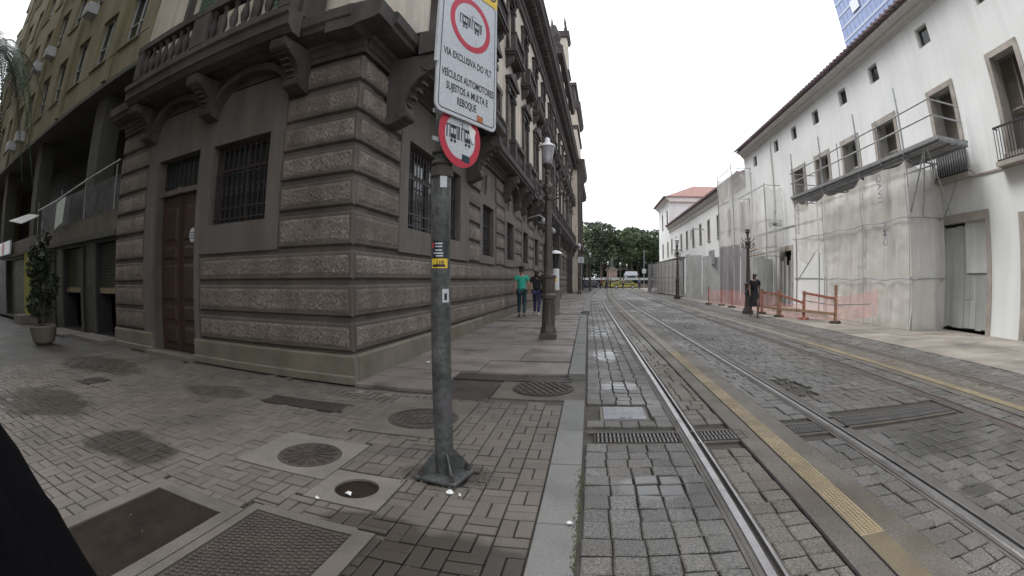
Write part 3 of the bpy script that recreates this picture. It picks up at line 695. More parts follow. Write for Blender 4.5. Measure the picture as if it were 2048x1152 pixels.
# windows with frames, panes and iron grilles
def gwin(fr, a, b, z0, z1, bars, detail, o=-.30):
    f = MB(fr); t = .06
    for q in ((a,b,z1-t,z1),(a,b,z0,z0+t),(a,a+t,z0+t,z1-t),(b-t,b,z0+t,z1-t)): f.box(q[0], q[1], o, o+.06, q[2], q[3])
    n = max(2, round((b-a)/.75))
    for i in range(1, n): x = a+(b-a)*i/n; f.box(x-.03, x+.03, o, o+.05, z0+t, z1-t)
    f.box(a+t, b-t, o, o+.045, z0+(z1-z0)*.68, z0+(z1-z0)*.72)
    w_ = f.build('window', 'darkwood', cb_)
    MB(fr).box(a, b, o-.02, o, z0, z1).build('pane', 'glass', w_)
    g = MB(fr); k = max(3, int((b-a)/bars))
    for i in range(k+1):
        x = a+.05+(b-a-.1)*i/k; g.box(x-.009, x+.009, -.15, -.132, z0+.04, z1-.03)
    for z in (z0+.1, z0+(z1-z0)*.2, z0+(z1-z0)*.62): g.box(a, b, -.156, -.126, z-.01, z+.01)
    if detail:
        for i in range(k):
            x = a+.05+(b-a-.1)*(i+.5)/k; r_ = (b-a)/k*.38
            g.tube([(x+r_*math.cos(q), -.141, z0+(z1-z0)*.41+r_*math.sin(q)*1.4) for q in [j*math.pi/5 for j in range(11)]], .006, 4)
    g.build('grille', 'iron', w_)
gwin(FF, 1.71, 3.22, 2.38, 3.80, .14, True)
gwin(FS, 1.85, 4.85, 2.32, 3.9, .15, True)
for i, q in enumerate(side_ops[1:]): gwin(FS, *q, .14, i < 3)
# double door
dr = MB(FF); dr.box(3.62, 5.17, -.30, -.26, .06, 3.84); dr = dr.build('door', 'doorwood', cb_)
mb = MB(FF); mb.box(3.62, 5.17, -.26, -.12, 3.12, 3.22); mb.box(4.33, 4.45, -.12, -.09, 3.13, 3.24); mb.build('transom_bar', 'surround', dr)
MB(FF).box(3.62, 5.17, -.26, -.24, 3.22, 3.84).build('fanlight', 'glass', dr)
mb = MB(FF)
for i in range(9): x = 3.72+i*.17; mb.box(x-.01, x+.01, -.23, -.21, 3.24, 3.84)
mb.build('fanlight_grille', 'iron', dr)
for x0 in (3.66, 4.42):
    lf = MB(FF); lf.box(x0, x0+.71, -.26, -.225, .08, 3.10); lf.build('door_leaf', 'doorwood', dr)
    for z0, z1 in ((.2,.55), (.65,.95), (1.05,1.75), (1.85,2.1), (2.2,2.9)):
        mb = MB(FF); mb.add([(x0+.1,-.225,z0),(x0+.61,-.225,z0),(x0+.61,-.225,z1),(x0+.1,-.225,z1),(x0+.15,-.195,z0+.05),(x0+.56,-.195,z0+.05),(x0+.56,-.195,z1-.05),(x0+.15,-.195,z1-.05)],
               [(4,5,6,7),(0,1,5,4),(1,2,6,5),(2,3,7,6),(3,0,4,7)])
        if z1-z0 > .5: mb.lathe([(.09,0),(.12,.015),(.05,.03)], m=Matrix.Translation((x0+.355,-.197,(z0+z1)/2)) @ Matrix.Rotation(R(90), 4, 'X'), seg=14)
        mb.build('door_panel', 'doorwood', dr)
mb = MB(FF); mb.box(4.375, 4.415, -.225, -.18, .08, 3.1); mb.build('door_astragal', 'doorwood', dr)
mb = MB(FF); mb.lathe([(.012,0),(.03,.05),(.035,.09),(.0,.1)], m=Matrix.Translation((4.46,-.225,1.6)) @ Matrix.Rotation(R(90), 4, 'X')); mb.build('handle', 'iron', dr)
n = [(.11*math.cos(i*math.pi/6), .14*math.sin(i*math.pi/6)) for i in range(12)]
mb = MB(FF); pl = [(3.92+p[0], 2.28+p[1]) for p in n]
mb.add([(p[0], -.175, p[1]) for p in pl] + [(p[0], -.19, p[1]) for p in pl], [tuple(range(12))] + [(i, (i+1) % 12, (i+1) % 12+12, i+12) for i in range(12)])
mb.build('enamel_plate', 'signwhite', dr)
mb = MB(FF)
for i in range(3): mb.box(3.85, 3.99, -.174, -.173, 2.22+i*.05, 2.235+i*.05)
mb.build('plate_print', 'iron', dr)
MB(FF).box(3.55, 5.25, -.05, .22, .0, .07).build('door_step', 'plinth', cb_)

# cornice / balcony slab
CP = [(-.06,4.99),(.10,4.99),(.14,5.04),(.30,5.06),(.42,5.10),(.44,5.16),(.50,5.2),(.52,5.36),(.48,5.40),(-.06,5.42)]
mb = MB(FS); mb.prism(CP, .0, LEN, 'x'); mb.build('cornice', 'darkstone', cb_)
mb = MB(FF); mb.prism([(p[0], p[1]+.001) for p in CP], .0, 7.2, 'x'); mb.build('cornice', 'darkstone', cb_)
mb = MB(FS); mb.prism([(-.46,4.992),(.001,4.992),(.12,5.04),(.32,5.062),(.44,5.10),(.46,5.36),(.44,5.39),(-.46,5.41)], -.46, .0, 'x'); mb.build('cornice_corner', 'darkstone', cb_)
# architrave moulding under it
for fr, L in ((FS, LEN), (FF, 7.05)):
    mb = MB(fr); mb.prism([(-.06,4.78),(.02,4.78),(.02,4.86),(.05,4.88),(.05,4.95),(.085,4.985),(-.06,4.985)], -.02 if fr is FF else .03, L, 'x'); mb.build('architrave', 'darkstone', cb_)
# deep front balcony
BX0, BX1, BO = .88, 5.75, .84
mb = MB(FF); mb.prism([(.53,5.02),(BO-.12,5.04),(BO-.04,5.12),(BO,5.14),(BO+.0,5.3),(BO+.05,5.34),(BO+.05,5.44),(.0,5.45),(.0,5.423),(.525,5.422)], BX0, BX1, 'x'); mb.build('balcony_slab', 'darkstone', cb_)
def scroll(fr, x, w, o, z, h, name='console'):
    mb = MB(fr); pr = [(0,z)]
    pr += [(o*(.98), z), (o, z-.06*h), (o*.97, z-.2*h), (o*.8, z-.3*h), (o*.62, z-.36*h), (o*.45, z-.5*h), (o*.36, z-.68*h), (o*.42, z-.8*h), (o*.3, z-.95*h), (o*.1, z-h), (0, z-h)]
    mb.prism(pr, x-w/2, x+w/2, 'x')
    mb.lathe([(h*.12,-w/2-.02),(h*.12,w/2+.02)], m=Matrix.Translation((x, o*.86, z-.15*h)) @ Matrix.Rotation(R(90), 4, 'Y'), seg=10)
    mb.lathe([(h*.08,-w/2-.015),(h*.08,w/2+.015)], m=Matrix.Translation((x, o*.34, z-.85*h)) @ Matrix.Rotation(R(90), 4, 'Y'), seg=10)
    for i in range(5): zz = z-.3*h-i*.1*h; mb.box(x-w*.25, x+w*.25, o*(.75-i*.1), o*(.82-i*.1), zz-.02*h, zz+.03*h)
    return mb.build(name, 'darkstone', cb_)
for x in (1.15, 3.3, 5.5): scroll(FF, x, .3, .72, 5.015, .72)
for a, b in ((1.3, 3.15), (3.45, 5.35)):        # arched soffits between the consoles
    mb = MB(FF); n = 14; c = (a+b)/2; rr = (b-a)/2
    pts = [(c + rr*math.cos(math.pi*i/n), 4.36 + .55*math.sin(math.pi*i/n)) for i in range(n+1)]
    for (p, q) in zip(pts, pts[1:]):
        mb.add([(p[0],0,p[1]),(q[0],0,q[1]),(q[0],.22,q[1]),(p[0],.22,p[1]),(p[0],0,p[1]+.13),(q[0],0,q[1]+.13),(q[0],.22,q[1]+.13),(p[0],.22,p[1]+.13)],
               [(0,1,2,3),(3,2,6,7),(4,5,6,7),(0,3,7,4),(1,2,6,5)])
    mb.build('carved_arch', 'darkstone', cb_)
for x, w in ((-.0+.5, .22),): pass
# balusters
bal = MB().lathe([(.07,0),(.07,.05),(.035,.08),(.055,.14),(.085,.26),(.07,.36),(.035,.5),(.03,.56),(.06,.6),(.07,.66)], seg=8).mesh('baluster', 'darkstone', smooth=True)
def balustrade(fr, x0, x1, o, z, parts, piers=True, flat=False):
    mb = MB(fr)
    mb.box(x0, x1, o-.1, o+.1, z, z+.12); mb.box(x0-.03, x1+.03, o-.12, o+.12, z+.78, z+.92)
    ps = [x0+.12, x1-.12]
    for p in ps: mb.box(p-.12, p+.12, o-.11, o+.11, z+.12, z+.78)
    n = max(2, int((x1-x0-.5)/.23))
    bz = [x0+.3+(x1-x0-.6)*i/(n-1) for i in range(n)]
    if not parts:
        for x in bz: mb.box(x-.05, x+.05, o-.05, o+.05, z+.12, z+.78)
    b = mb.build('balustrade', 'darkstone', cb_)
    if parts:
        for x in bz: inst(bal, 'baluster', fr @ Vector((x, o, z+.12)), b)
balustrade(FF, BX0+.1, 3.3, BO-.16, 5.44, True); balustrade(FF, 3.3, BX1-.1, BO-.16, 5.44, True)
MB(FF).box(BX0+.02, BX0+.22, .0, BO-.28, 5.44, 6.36).build('balustrade_return', 'darkstone', cb_); MB(FF).box(BX1-.22, BX1-.02, .0, BO-.28, 5.44, 6.36).build('balustrade_return', 'darkstone', cb_)
# side balcony near the corner, deeper than the run of the cornice
mb = MB(FS); mb.prism([(.53,5.02),(.78,5.04),(.86,5.12),(.9,5.16),(.9,5.34),(.94,5.38),(.94,5.44),(.0,5.45),(.0,5.423),(.525,5.422)], .78, 5.75, 'x'); mb.build('balcony_slab', 'darkstone', cb_)
for x in (1.0, 5.45): scroll(FS, x, .34, .84, 5.015, 1.15)
scroll(FS, 3.3, .34, .84, 5.015, .8)
balustrade(FS, .95, 3.3, .72, 5.44, True); balustrade(FS, 3.3, 5.6, .72, 5.44, True)
# upper storeys: cream wall, window aedicules, bay by bay
cen = [3.3] + [7.55] + [10.8+BAY*k for k in range(18)]
uw = MB(FS); uw.wall(.08, LEN, 5.42, 15.2, -.46, -.03, [(c-.5, c+.5, 6.0, 8.6) for c in cen] + [(c-.5, c+.5, 10.6, 12.9) for c in cen]); uw.build('upper_wall', 'cream', cb_)
uf = MB(FF); uf.wall(.062, 7.05, 5.42, 15.2, -.46, -.1, [(1.5,2.6,5.5,8.4), (4.0,5.1,5.5,8.4), (1.5,2.6,10.6,12.9), (4.0,5.1,10.6,12.9)]); uf.build('upper_wall', 'cream', cb_)
def aedicule(fr, c, z0, z1, first, far, mat_='darkstone'):
    mb = MB(fr)
    for sgn in (-1, 1):
        x = c + sgn*.62; mb.box(x-.12, x+.12, -.1, .06, z0-.5, z1+.12); mb.box(x-.15, x+.15, -.1, .1, z1-.25, z1-.05); mb.box(x-.14, x+.14, -.1, .09, z0-.5, z0-.25)
    mb.box(c-.5, c+.5, -.1, .0, z1, z1+.12)
    mb.box(c-.8, c+.8, -.1, .10, z1+.12, z1+.3); mb.box(c-.88, c+.88, -.1, .2, z1+.3, z1+.38)
    if first:
        mb.add([(c-.9,-.1,z1+.38),(c+.9,-.1,z1+.38),(c,-.1,z1+.85),(c-.9,.2,z1+.38),(c+.9,.2,z1+.38),(c,.2,z1+.85)], [(3,4,5),(0,3,5,2),(1,4,5,2),(0,1,4,3)])
        mb.lathe([(.1,-.1),(.13,0),(.08,.1)], m=Matrix.Translation((c, .1, z1+.55)) @ Matrix.Rotation(R(90), 4, 'X'), seg=8)
    else:
        mb.lathe([(.12,-.1),(.15,0),(.1,.1)], m=Matrix.Translation((c, .06, z1+.2)) @ Matrix.Rotation(R(90), 4, 'X'), seg=8)
    w_ = mb.build('window_aedicule', mat_, cb_)
    f = MB(fr)
    for q in ((c-.5,c-.44,z0,z1),(c+.44,c+.5,z0,z1),(c-.03,c+.03,z0,z1),(c-.44,c+.44,z1-.06,z1),(c-.44,c+.44,z0,z0+.06),(c-.44,c+.44,z0+(z1-z0)*.62,z0+(z1-z0)*.66)): f.box(q[0], q[1], -.32, -.27, q[2], q[3])
    f.build('window_frame', 'darkwood', w_); MB(fr).box(c-.5, c+.5, -.34, -.322, z0, z1).build('pane', 'glass', w_)
for i, c in enumerate(cen):
    far = i > 9
    if c > 3.5 or True: aedicule(FS, c, 6.0, 8.6, True, far)
    aedicule(FS, c, 10.6, 12.9, False, far)
    if i: balustrade(FS, c-1.0, c+1.0, .28, 5.425, i < 5)
    # upper balcony on twin consoles
    mb = MB(FS); mb.box(c-.98, c+.98, -.1, .42, 9.98, 10.1); mb.box(c-.92, c+.92, -.1, .36, 9.88, 9.98)
    for sgn in (-1, 1):
        mb.prism([(-.1,9.88),(.3,9.88),(.26,9.68),(.1,9.5),(-.1,9.3)], c+sgn*.72-.1, c+sgn*.72+.1, 'x'); mb.box(c+sgn*.88-.1, c+sgn*.88+.1, .22, .4, 10.1, 10.8)
    mb.box(c-.98, c+.98, .2, .42, 10.7, 10.82)
    for q in range(7): x = c-.66+q*.22; mb.box(x-.045, x+.045, .27, .35, 10.1, 10.7)
    mb.build('upper_balcony', 'darkstone', cb_)
    if i > 1:                        # consoles and the little arches that carry the first cornice
        for sgn in (-1, 1): scroll(FS, c+sgn*.95, .2, .46, 4.985, .9)
        mb = MB(FS); n = 10
        pts = [(c + .82*math.cos(math.pi*j/n), 4.4+.45*math.sin(math.pi*j/n)) for j in range(n+1)]
        for (p, q) in zip(pts, pts[1:]):
            mb.add([(p[0],0,p[1]),(q[0],0,q[1]),(q[0],.2,q[1]),(p[0],.2,p[1]),(p[0],0,p[1]+.12),(q[0],0,q[1]+.12),(q[0],.2,q[1]+.12),(p[0],.2,p[1]+.12)], [(0,1,2,3),(3,2,6,7),(4,5,6,7)])
        mb.build('carved_arch', 'darkstone', cb_)
for c in (2.05, 4.55): 
    mb = MB(FF)
    for q in ((c-.7,c-.56,5.5,8.5),(c+.56,c+.7,5.5,8.5),(c-.75,c+.75,8.4,8.7)): mb.box(q[0], q[1], -.1, .06, q[2], q[3])
    w_ = mb.build('window_surround', 'darkstone', cb_)
    for a in (c-.55, c+.02):
        sh = MB(FF); sh.box(a, a+.53, -.26, -.22, 5.5, 8.4)
        for j in range(22): sh.box(a+.06, a+.47, -.22, -.205, 5.65+j*.12, 5.7+j*.12)
        sh.build('shutter', 'green', w_)
    MB(FF).box(c-.55, c+.55, -.30, -.27, 10.6, 12.9).build('pane', 'glass', w_)
# pilasters and rain pipe like shafts between groups of bays
for s in (.45, 5.85, 25.8, 39.1, 52.4, 65.7):
    mb = MB(FS); o = .12
    mb.box(s-.28, s+.28, -.1, o, 5.43, 13.4); mb.box(s-.36, s+.36, -.1, o+.08, 5.43, 6.0); mb.box(s-.36, s+.36, -.1, o+.1, 13.4, 13.9); mb.build('pilaster', 'cream' if s < 20 else 'darkstone', cb_)
for s in (25.9, 39.2, 52.5, 65.8):
    mb = MB(FS); mb.box(s-.3, s+.3, -.05, .42, 0, 4.985); mb.box(s-.36, s+.36, -.05, .48, 0, .5); mb.box(s-.36, s+.36, -.05, .5, 4.6, 4.98); mb.build('ground_pilaster', 'darkstone', cb_)
# main entablature
mb = MB(FS); mb.prism([(-.1,13.9),(.1,13.9),(.12,14.15),(.2,14.2),(.2,14.7),(.45,14.85),(.75,14.95),(.85,15.0),(.85,15.3),(.95,15.42),(.95,15.55),(-.3,15.7)], .0, LEN, 'x'); mb.build('main_cornice', 'darkstone', cb_)
mb = MB(FS)
for i in range(150): mb.box(.3+i*.47, .5+i*.47, .2, .62, 14.55, 14.8)
mb.build('dentil', 'darkstone', cb_, kind='stuff')
mb = MB(FF); mb.prism([(-.1,13.9),(.1,13.9),(.12,14.15),(.2,14.7),(.75,14.95),(.85,15.3),(.95,15.55),(-.3,15.702)], .01, 7.2, 'x'); mb.build('main_cornice', 'darkstone', cb_)
mb = MB(FS); mb.box(.1, LEN, -.3, .15, 15.7, 16.6); mb.box(.1, LEN, -.35, .25, 16.6, 16.8); mb.build('parapet', 'darkstone', cb_)
# taller middle pavilion with carved attic
mb = MB(FS); mb.box(26, 39, -4, .35, 15.7, 18.4); mb.prism([(-3,18.4),(.9,18.4),(1.0,18.8),(-3,18.9)], 25.7, 39.3, 'x'); mb.build('attic_wall', 'darkstone', cb_)
for k in range(4):
    mb = MB(FS); s = 27.2+k*3.4; mb.box(s-.55, s+.55, .35, .5, 15.75, 18.3); mb.box(s-.35, s+.35, .5, .62, 15.9, 18.0); mb.build('attic_panel', 'cream', cb_)
def statue_block(s, o, z, h):
    mb = MB(FS); mb.box(s-.7, s+.7, o-.6, o+.5, z, z+h*.35); mb.lathe([(.7,0),(.8,.1*h),(.5,.2*h),(.65,.35*h),(.4,.5*h),(.25,.62*h),(.05,.65*h)], c=(s, o, z+h*.35), seg=9)
    for sg in (-1, 1): mb.tube([(s+sg*.3, o, z+h*.4), (s+sg*.9, o, z+h*.6), (s+sg*.8, o, z+h*.85)], [.35,.25,.1], 6)
    mb.build('carved_finial', 'darkstone', cb_)
statue_block(29, 0, 18.9, 4.2); statue_block(33, -.2, 18.9, 5)
def pinn(s, o, z, h, r=.22):
    mb = MB(FS); mb.box(s-r*1.2, s+r*1.2, o-r*1.2, o+r*1.2, z, z+h*.25); mb.lathe([(r*1.4,0),(r,.08*h),(r*.7,.15*h),(r*1.1,.3*h),(r*.6,.5*h),(r*.25,.68*h),(.02,.75*h)], c=(s, o, z+h*.25), seg=8); mb.build('pinnacle', 'darkstone', cb_)
for s in (1, 7, 13, 19): pinn(s, 0, 16.8, 1.8)
pinn(37.6, .1, 18.9, 2.6, .3); pinn(26.6, .1, 18.9, 2.6, .3)
# end pavilion: two-stage attic and tall cream turret
PO = .62
mb = MB(FS); mb.wall(46.6, 56, 0, 15.0, -.09, PO, [(a, a+1.3, 2.15, 3.48) for a in (48.2, 51.6)] + [(a, a+1.2, 6, 8.8) for a in (48.2, 51.6)] + [(a, a+1.2, 10.4, 13) for a in (48.2, 51.6)]); mb.build('pavilion_wall', 'cream', cb_)
mb = MB(FS); mb.prism([(PO-.2,14.2),(PO+.1,14.3),(PO+.8,14.9),(PO+.95,15.5),(PO-.2,15.6)], 46.3, 56.3, 'x'); mb.prism([(PO-.1,5),(PO+.4,5.1),(PO+.45,5.4),(PO-.1,5.45)], 46.4, 56.2, 'x')
for s in (47, 50.3, 55.4): mb.box(s-.35, s+.35, PO, PO+.22, 0, 14.2)
mb.build('pavilion_trim', 'darkstone', cb_)
mb = MB(FS); mb.box(46.8, 55.5, -6, PO+.15, 15.6, 22.0); mb.build('attic_wall', 'cream', cb_)
mb = MB(FS); mb.prism([(-6,22.0),(PO+.3,22.0),(PO+.62,22.4),(PO+.68,22.9),(-6,23.0)], 46.5, 55.9, 'x'); mb.box(46.7, 55.6, -6.0, PO+.34, 19.4, 19.9); mb.box(46.9, 55.4, -6, PO+.05, 23.0, 25.2)
mb.prism([(-6,25.2),(PO+.2,25.2),(PO+.3,25.6),(-6,25.7)], 46.7, 55.6, 'x'); mb.build('attic_cornice', 'darkstone', cb_)
mb = MB(FS); mb.box(47.2, 49.6, -2.2, -.05, 25.7, 32.5); mb.build('turret', 'cream', cb_)
MB(FS).box(46.95, 49.85, -2.4, .12, 27.2, 27.6).build('turret_band', 'darkstone', cb_)
mb = MB(FS); mb.prism([(-2.5,32.5),(.1,32.5),(.3,32.9),(.3,33.4),(-2.5,33.5)], 46.9, 49.9, 'x')
mb.build('turret_cap', 'darkstone', cb_)
for a, b in ((47.2, -.2), (49.4, -.2), (47.2, -1.9)):
    mb = MB(FS); mb.lathe([(.22,0),(.2,.5),(.1,.9),(.18,1.2),(.02,2.6)], c=(a+.1, b, 33.5), seg=7); mb.build('finial', 'darkstone', cb_)
# wall lantern brackets / cameras under the cornice
for s in (14.8, 16.9, 19.0):
    mb = MB(FS); mb.tube([(s, -.05, 4.2), (s, .5, 4.35), (s, .7, 4.2)], .03, 5); mb.lathe([(.05,.12),(.14,.0),(.12,-.12),(.03,-.16)], c=(s, .7, 4.08), seg=8); mb.build('wall_lamp', 'galv', cb_)

# ================================================================== BEIGE BUILDING (left, over the shops)
bb = root('beige_building', (-14, 7, 0), 'beige rendered block of flats overhanging dark shopfronts, left of the stone corner', 'building')
FB = frame((C0[0], C0[1]+.12), -math.pi/2 + .0725, 1)
if (FB @ Vector((0, 1, 0, 0))).y > 0: FB = frame((C0[0], C0[1]+.12), -math.pi/2 + .0725, -1)
B0, B1 = 7.12, 30.5
ops = []; 
for fl in range(5):
    z = 7.95 + fl*3.15
    s = 7.9
    while s < 29.5: ops.append((s, s+1.15, z, z+1.75)); s += 2.15
mb = MB(FB); mb.wall(B0, B1, 7.0, 25, -.4, 0, ops); mb.build('wall', 'beige', bb)
MB(FB).box(B0+.02, B1-.02, -14, -.41, 7.0, 24.9).build('core_wall', 'beige', bb)
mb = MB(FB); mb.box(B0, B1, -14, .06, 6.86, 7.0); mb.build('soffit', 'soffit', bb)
for i, q in enumerate(ops):
    f = MB(FB)
    for r_ in ((q[0],q[0]+.05,q[2],q[3]),(q[1]-.05,q[1],q[2],q[3]),(q[0]+.55,q[0]+.6,q[2],q[3]),(q[0]+.05,q[1]-.05,q[3]-.05,q[3]),(q[0]+.05,q[1]-.05,q[2],q[2]+.05),(q[0]+.05,q[1]-.05,q[2]+.7,q[2]+.74)): f.box(r_[0], r_[1], -.2, -.16, r_[2], r_[3])
    w_ = f.build('window', 'signback', bb); MB(FB).box(q[0], q[1], -.22, -.202, q[2], q[3]).build('pane', 'glass', w_)
    MB(FB).box(q[0]-.06, q[1]+.06, .0, .07, q[2]-.07, q[2]-.003).build('sill', 'beige', w_)
random.seed(21)
for q in random.sample(ops[:33], 11):
    a = MB(FB); x = q[0]+random.uniform(.05,.4); a.box(x, x+.6, .0, .45, q[2]-.5, q[2]-.08)
    for j in range(6): a.box(x+.05, x+.55, .45, .46, q[2]-.46+j*.06, q[2]-.43+j*.06)
    a.build('air_conditioner', 'signback', bb)
# vertical ribs
mb = MB(FB)
s = 9.4
while s < 30: mb.box(s+.02, s+.3, .0, .12, 7.05, 24.8); s += 4.3
mb.build('rib', 'beige', bb)
# recessed loggia, columns and shopfront
MB(FB).box(B1-.5, B1, -3.0, .0, 0, 6.86).build('end_wall', 'beige', bb)
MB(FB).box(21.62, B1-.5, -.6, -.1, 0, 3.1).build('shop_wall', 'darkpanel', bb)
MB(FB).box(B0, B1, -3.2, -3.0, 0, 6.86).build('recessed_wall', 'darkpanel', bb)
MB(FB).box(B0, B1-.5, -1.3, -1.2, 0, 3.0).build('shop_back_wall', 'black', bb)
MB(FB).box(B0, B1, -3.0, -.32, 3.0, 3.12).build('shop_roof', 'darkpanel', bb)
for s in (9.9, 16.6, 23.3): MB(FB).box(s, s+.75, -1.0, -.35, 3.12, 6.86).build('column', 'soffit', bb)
mb = MB(FB); mb.box(7.15, 21.6, -.32, .05, 2.62, 3.1); mb.build('shop_fascia', 'shopband', bb)
mb = MB(FB); mb.box(7.13, 21.62, -.32, .12, 2.5, 2.615); mb.build('fascia_ledge', 'soffit', bb)
sh = [(7.35, 8.75), (9.85, 11.6), (12.7, 14.8), (16.2, 20.8)]
mb = MB(FB); mb.wall(7.15, 21.6, 0, 2.5, -.6, -.1, [(a, b, .12, 2.42) for a, b in sh]); mb.build('shop_wall', 'darkpanel', bb)
for i, (a, b) in enumerate(sh):
    MB(FB).box(a, b, -.75, -.7, .1, 1.25 if i < 2 else .2).build('shop_shade_panel', 'black', bb)  # black panel put in for the shade behind the shop opening
    zb = 1.28 if i < 2 else .14
    r_ = MB(FB); z = zb
    while z < 2.4: r_.box(a, b, -.32, -.29 if int(z*100) % 2 else -.285, z+.004, min(2.42, z+.075)); z += .08
    r_.build('roller_shutter', 'shutter', bb)
    MB(FB).box(a, b, -.34, -.22, zb-.14, zb).build('shutter_bar', 'yellow' if i < 2 else 'soffit', bb)
    MB(FB).box(a-.09, a-.003, -.3, -.04, .1, 2.42).build('door_jamb', 'soffit', bb); MB(FB).box(b+.003, b+.09, -.3, -.04, .1, 2.42).build('door_jamb', 'soffit', bb)
MB(FB).box(7.2, 9.2, -.1, .55, 0, .1).build('door_step', 'conc', bb)
MB(FB).box(9.6, 11.9, -.1, .75, 0, .07).build('door_step', 'conc', bb)
mb = MB(FB); mb.lathe([(.3,0),(.3,.3),(.2,.32),(.2,2.5)], c=(15.5, .12, 0), seg=14); mb.build('column', 'yelcol', bb)
MB(FB).box(14.95, 16.0, -.1, .7, 0, .32).build('column_base', 'conc', bb)
mb = MB(FB); mb.tube([(7.2,.1,4.3),(9.2,.12,4.15),(11.9,.12,3.95),(14.5,.1,3.9)], .025, 5)
for s in (7.3, 9.4, 11.6, 14.4): mb.tube([(s,.1,3.1),(s,.12,4.2)], .02, 5)
mb.build('awning_rail', 'galv', bb)
mb = MB(FB); mb.box(7.3, 14.4, -.1, -.04, 3.12, 4.0); mb.build('terrace_screen', 'darkpanel', bb)
mb = MB(FB); mb.add([(14.4,.05,3.75),(15.9,.1,3.95),(16.3,.9,3.7),(14.6,.75,3.45),(14.4,.05,3.72),(15.9,.1,3.92),(16.3,.9,3.67),(14.6,.75,3.42)], [(0,1,2,3),(4,5,6,7),(0,1,5,4),(1,2,6,5),(2,3,7,6),(3,0,4,7)]); mb.build('awning', 'corr', bb)
b_ = MB(FB); b_.add([(10.9,.22,3.9),(11.75,.22,3.8),(11.8,.24,3.0),(11.0,.24,3.15),(10.9,.205,3.9),(11.75,.205,3.8),(11.8,.225,3.0),(11.0,.225,3.15)], [(0,1,2,3),(4,5,6,7),(0,1,5,4),(1,2,6,5),(2,3,7,6),(3,0,4,7)])
b_.build('banner', 'banner', label='pale green cloth banner hanging above the shop fascia beneath the overhang', cat='banner')
sg = root('shop_sign', tuple(FB @ Vector((20.6, .2, 2.9))), 'white shop sign with red disc at the far shop beyond the yellow column', 'sign')
MB(FB).box(18.9, 22.2, .13, .22, 2.64, 3.2).build('sign_panel', 'signwhite', sg)
MB(FB).lathe([(.26,0),(.26,.02)], m=Matrix.Translation((20.6,.222,2.93)) @ Matrix.Rotation(R(-90), 4, 'X'), seg=18).build('sign_disc', 'redsign', sg)
# hanging cable across the facade
cb2 = MB(); pa, pb = FB @ Vector((18, .5, 7.6)), FF @ Vector((5.6, .75, 6.9)); pts = []
for i in range(13):
    t = i/12; p = pa.lerp(pb, t); p.z -= .25*math.sin(math.pi*t); pts.append(p)
cb2.tube(pts, .012, 4); cb2.build('overhead_cable', 'iron', label='thin sagging cable strung before the beige facade to the stone balcony', cat='cable')

# ================================================================== UNSEEN BUILDING ADDED FOR SHADE (behind and left of the camera)
ob = root('unseen_shading_building', (-20, -5, 0), 'unseen plain rendered block added across the side street to shade the stone corner', 'building')
FO = frame((-3.2, -4.6), -math.pi/2 + .0725, 1)
if (FO @ Vector((0, 1, 0, 0))).y < 0: FO = frame((-3.2, -4.6), -math.pi/2 + .0725, -1)
ops = [(1.5+3*i, 2.8+3*i, 1.2+3.3*j, 3.0+3.3*j) for i in range(14) for j in range(7)]
mb = MB(FO); mb.wall(0, 44, -.1, 24, -.4, 0, ops); mb.build('wall', 'beige', ob)
MB(FO).box(0, 44, -14, -.41, -.1, 24.2).build('core_wall', 'beige', ob)
for q in ops: MB(FO).box(q[0], q[1], -.36, -.33, q[2], q[3]).build('pane', 'glass', ob)
# ================================================================== WHITE BUILDING (right)
XR = 11.4
FR = frame((XR, 0), 0, -1)
wb = root('white_building', (XR, 15, 0), 'long white limewashed building with grey stone window frames and clay tile eaves', 'building')
small = [7.5, 10.7, 14.1, 16.74, 19.54, 22.2, 24.8, 28.5]
L2 = [(6.85,8.22,4.62,7.54),(9.88,11.3,4.62,7.45),(13.22,14.85,5.2,7.47),(15.97,17.53,5.2,7.45),(18.6,20.2,5.2,7.45),(21.32,22.8,5.2,7.42)]
gates = [(9.2,11.78,-.1,3.42),(23.36,25.27,-.1,3.36),(5.4,8.05,-.1,3.2)]
ops = [(c-.34, c+.34, 8.92, 9.62) for c in small] + L2 + gates + [(3.6,5.0,4.62,7.54),(.2,1.6,4.62,7.54),(4.3-.34,4.3+.34,8.92,9.62),(1-.34,1+.34,8.92,9.62)]
mb = MB(FR); mb.wall(-6, 30.7, -.1, 10.05, -.7, 0, ops); mb.build('wall', 'white', wb)
mb = MB(FR); mb.box(-6, 30.69, -9, -.75, -.1, 10.3); mb.build('core_wall', 'white', wb)
mb = MB(FR); mb.prism([(0,9.98),(.05,10.0),(.08,10.1),(.2,10.16),(.22,10.24),(.3,10.28),(.42,10.33),(.44,10.42),(-.7,10.45),(-.7,9.98)], -6, 30.74, 'x'); mb.build('cornice', 'whitecorn', wb)
MB(FR).prism([(-.5,10.452),(.47,10.455),(.5,10.5),(-4.6,12.3),(-9,10.4)], -6, 30.95, 'x').build('roof', 'tiledark', wb)
tm = MB()
for k in range(7):
    a, b = math.pi*k/6, math.pi*(k+1)/6
vs = []; n = 6
for y_, z_ in ((.7, 10.44), (-.0, 10.80)):
    for k in range(n+1): a = math.pi*k/n; vs.append((.1*math.cos(a), y_, z_ + .13*math.sin(a)))
    for k in range(n+1): a = math.pi*k/n; vs.append((.08*math.cos(a), y_, z_ + .085*math.sin(a)))
f = []; w_ = 2*(n+1)
for k in range(n): f += [(k, k+1, w_+k+1, w_+k), (n+1+k, n+2+k, w_+n+2+k, w_+n+1+k), (k, k+1, n+2+k, n+1+k)]
f.append(tuple(range(n+1)))
tm.add([(p[0], -p[1], p[2]-10.47) for p in vs], f)
tile = tm.mesh('roof_tile', 'tiledark')
s = 1.0
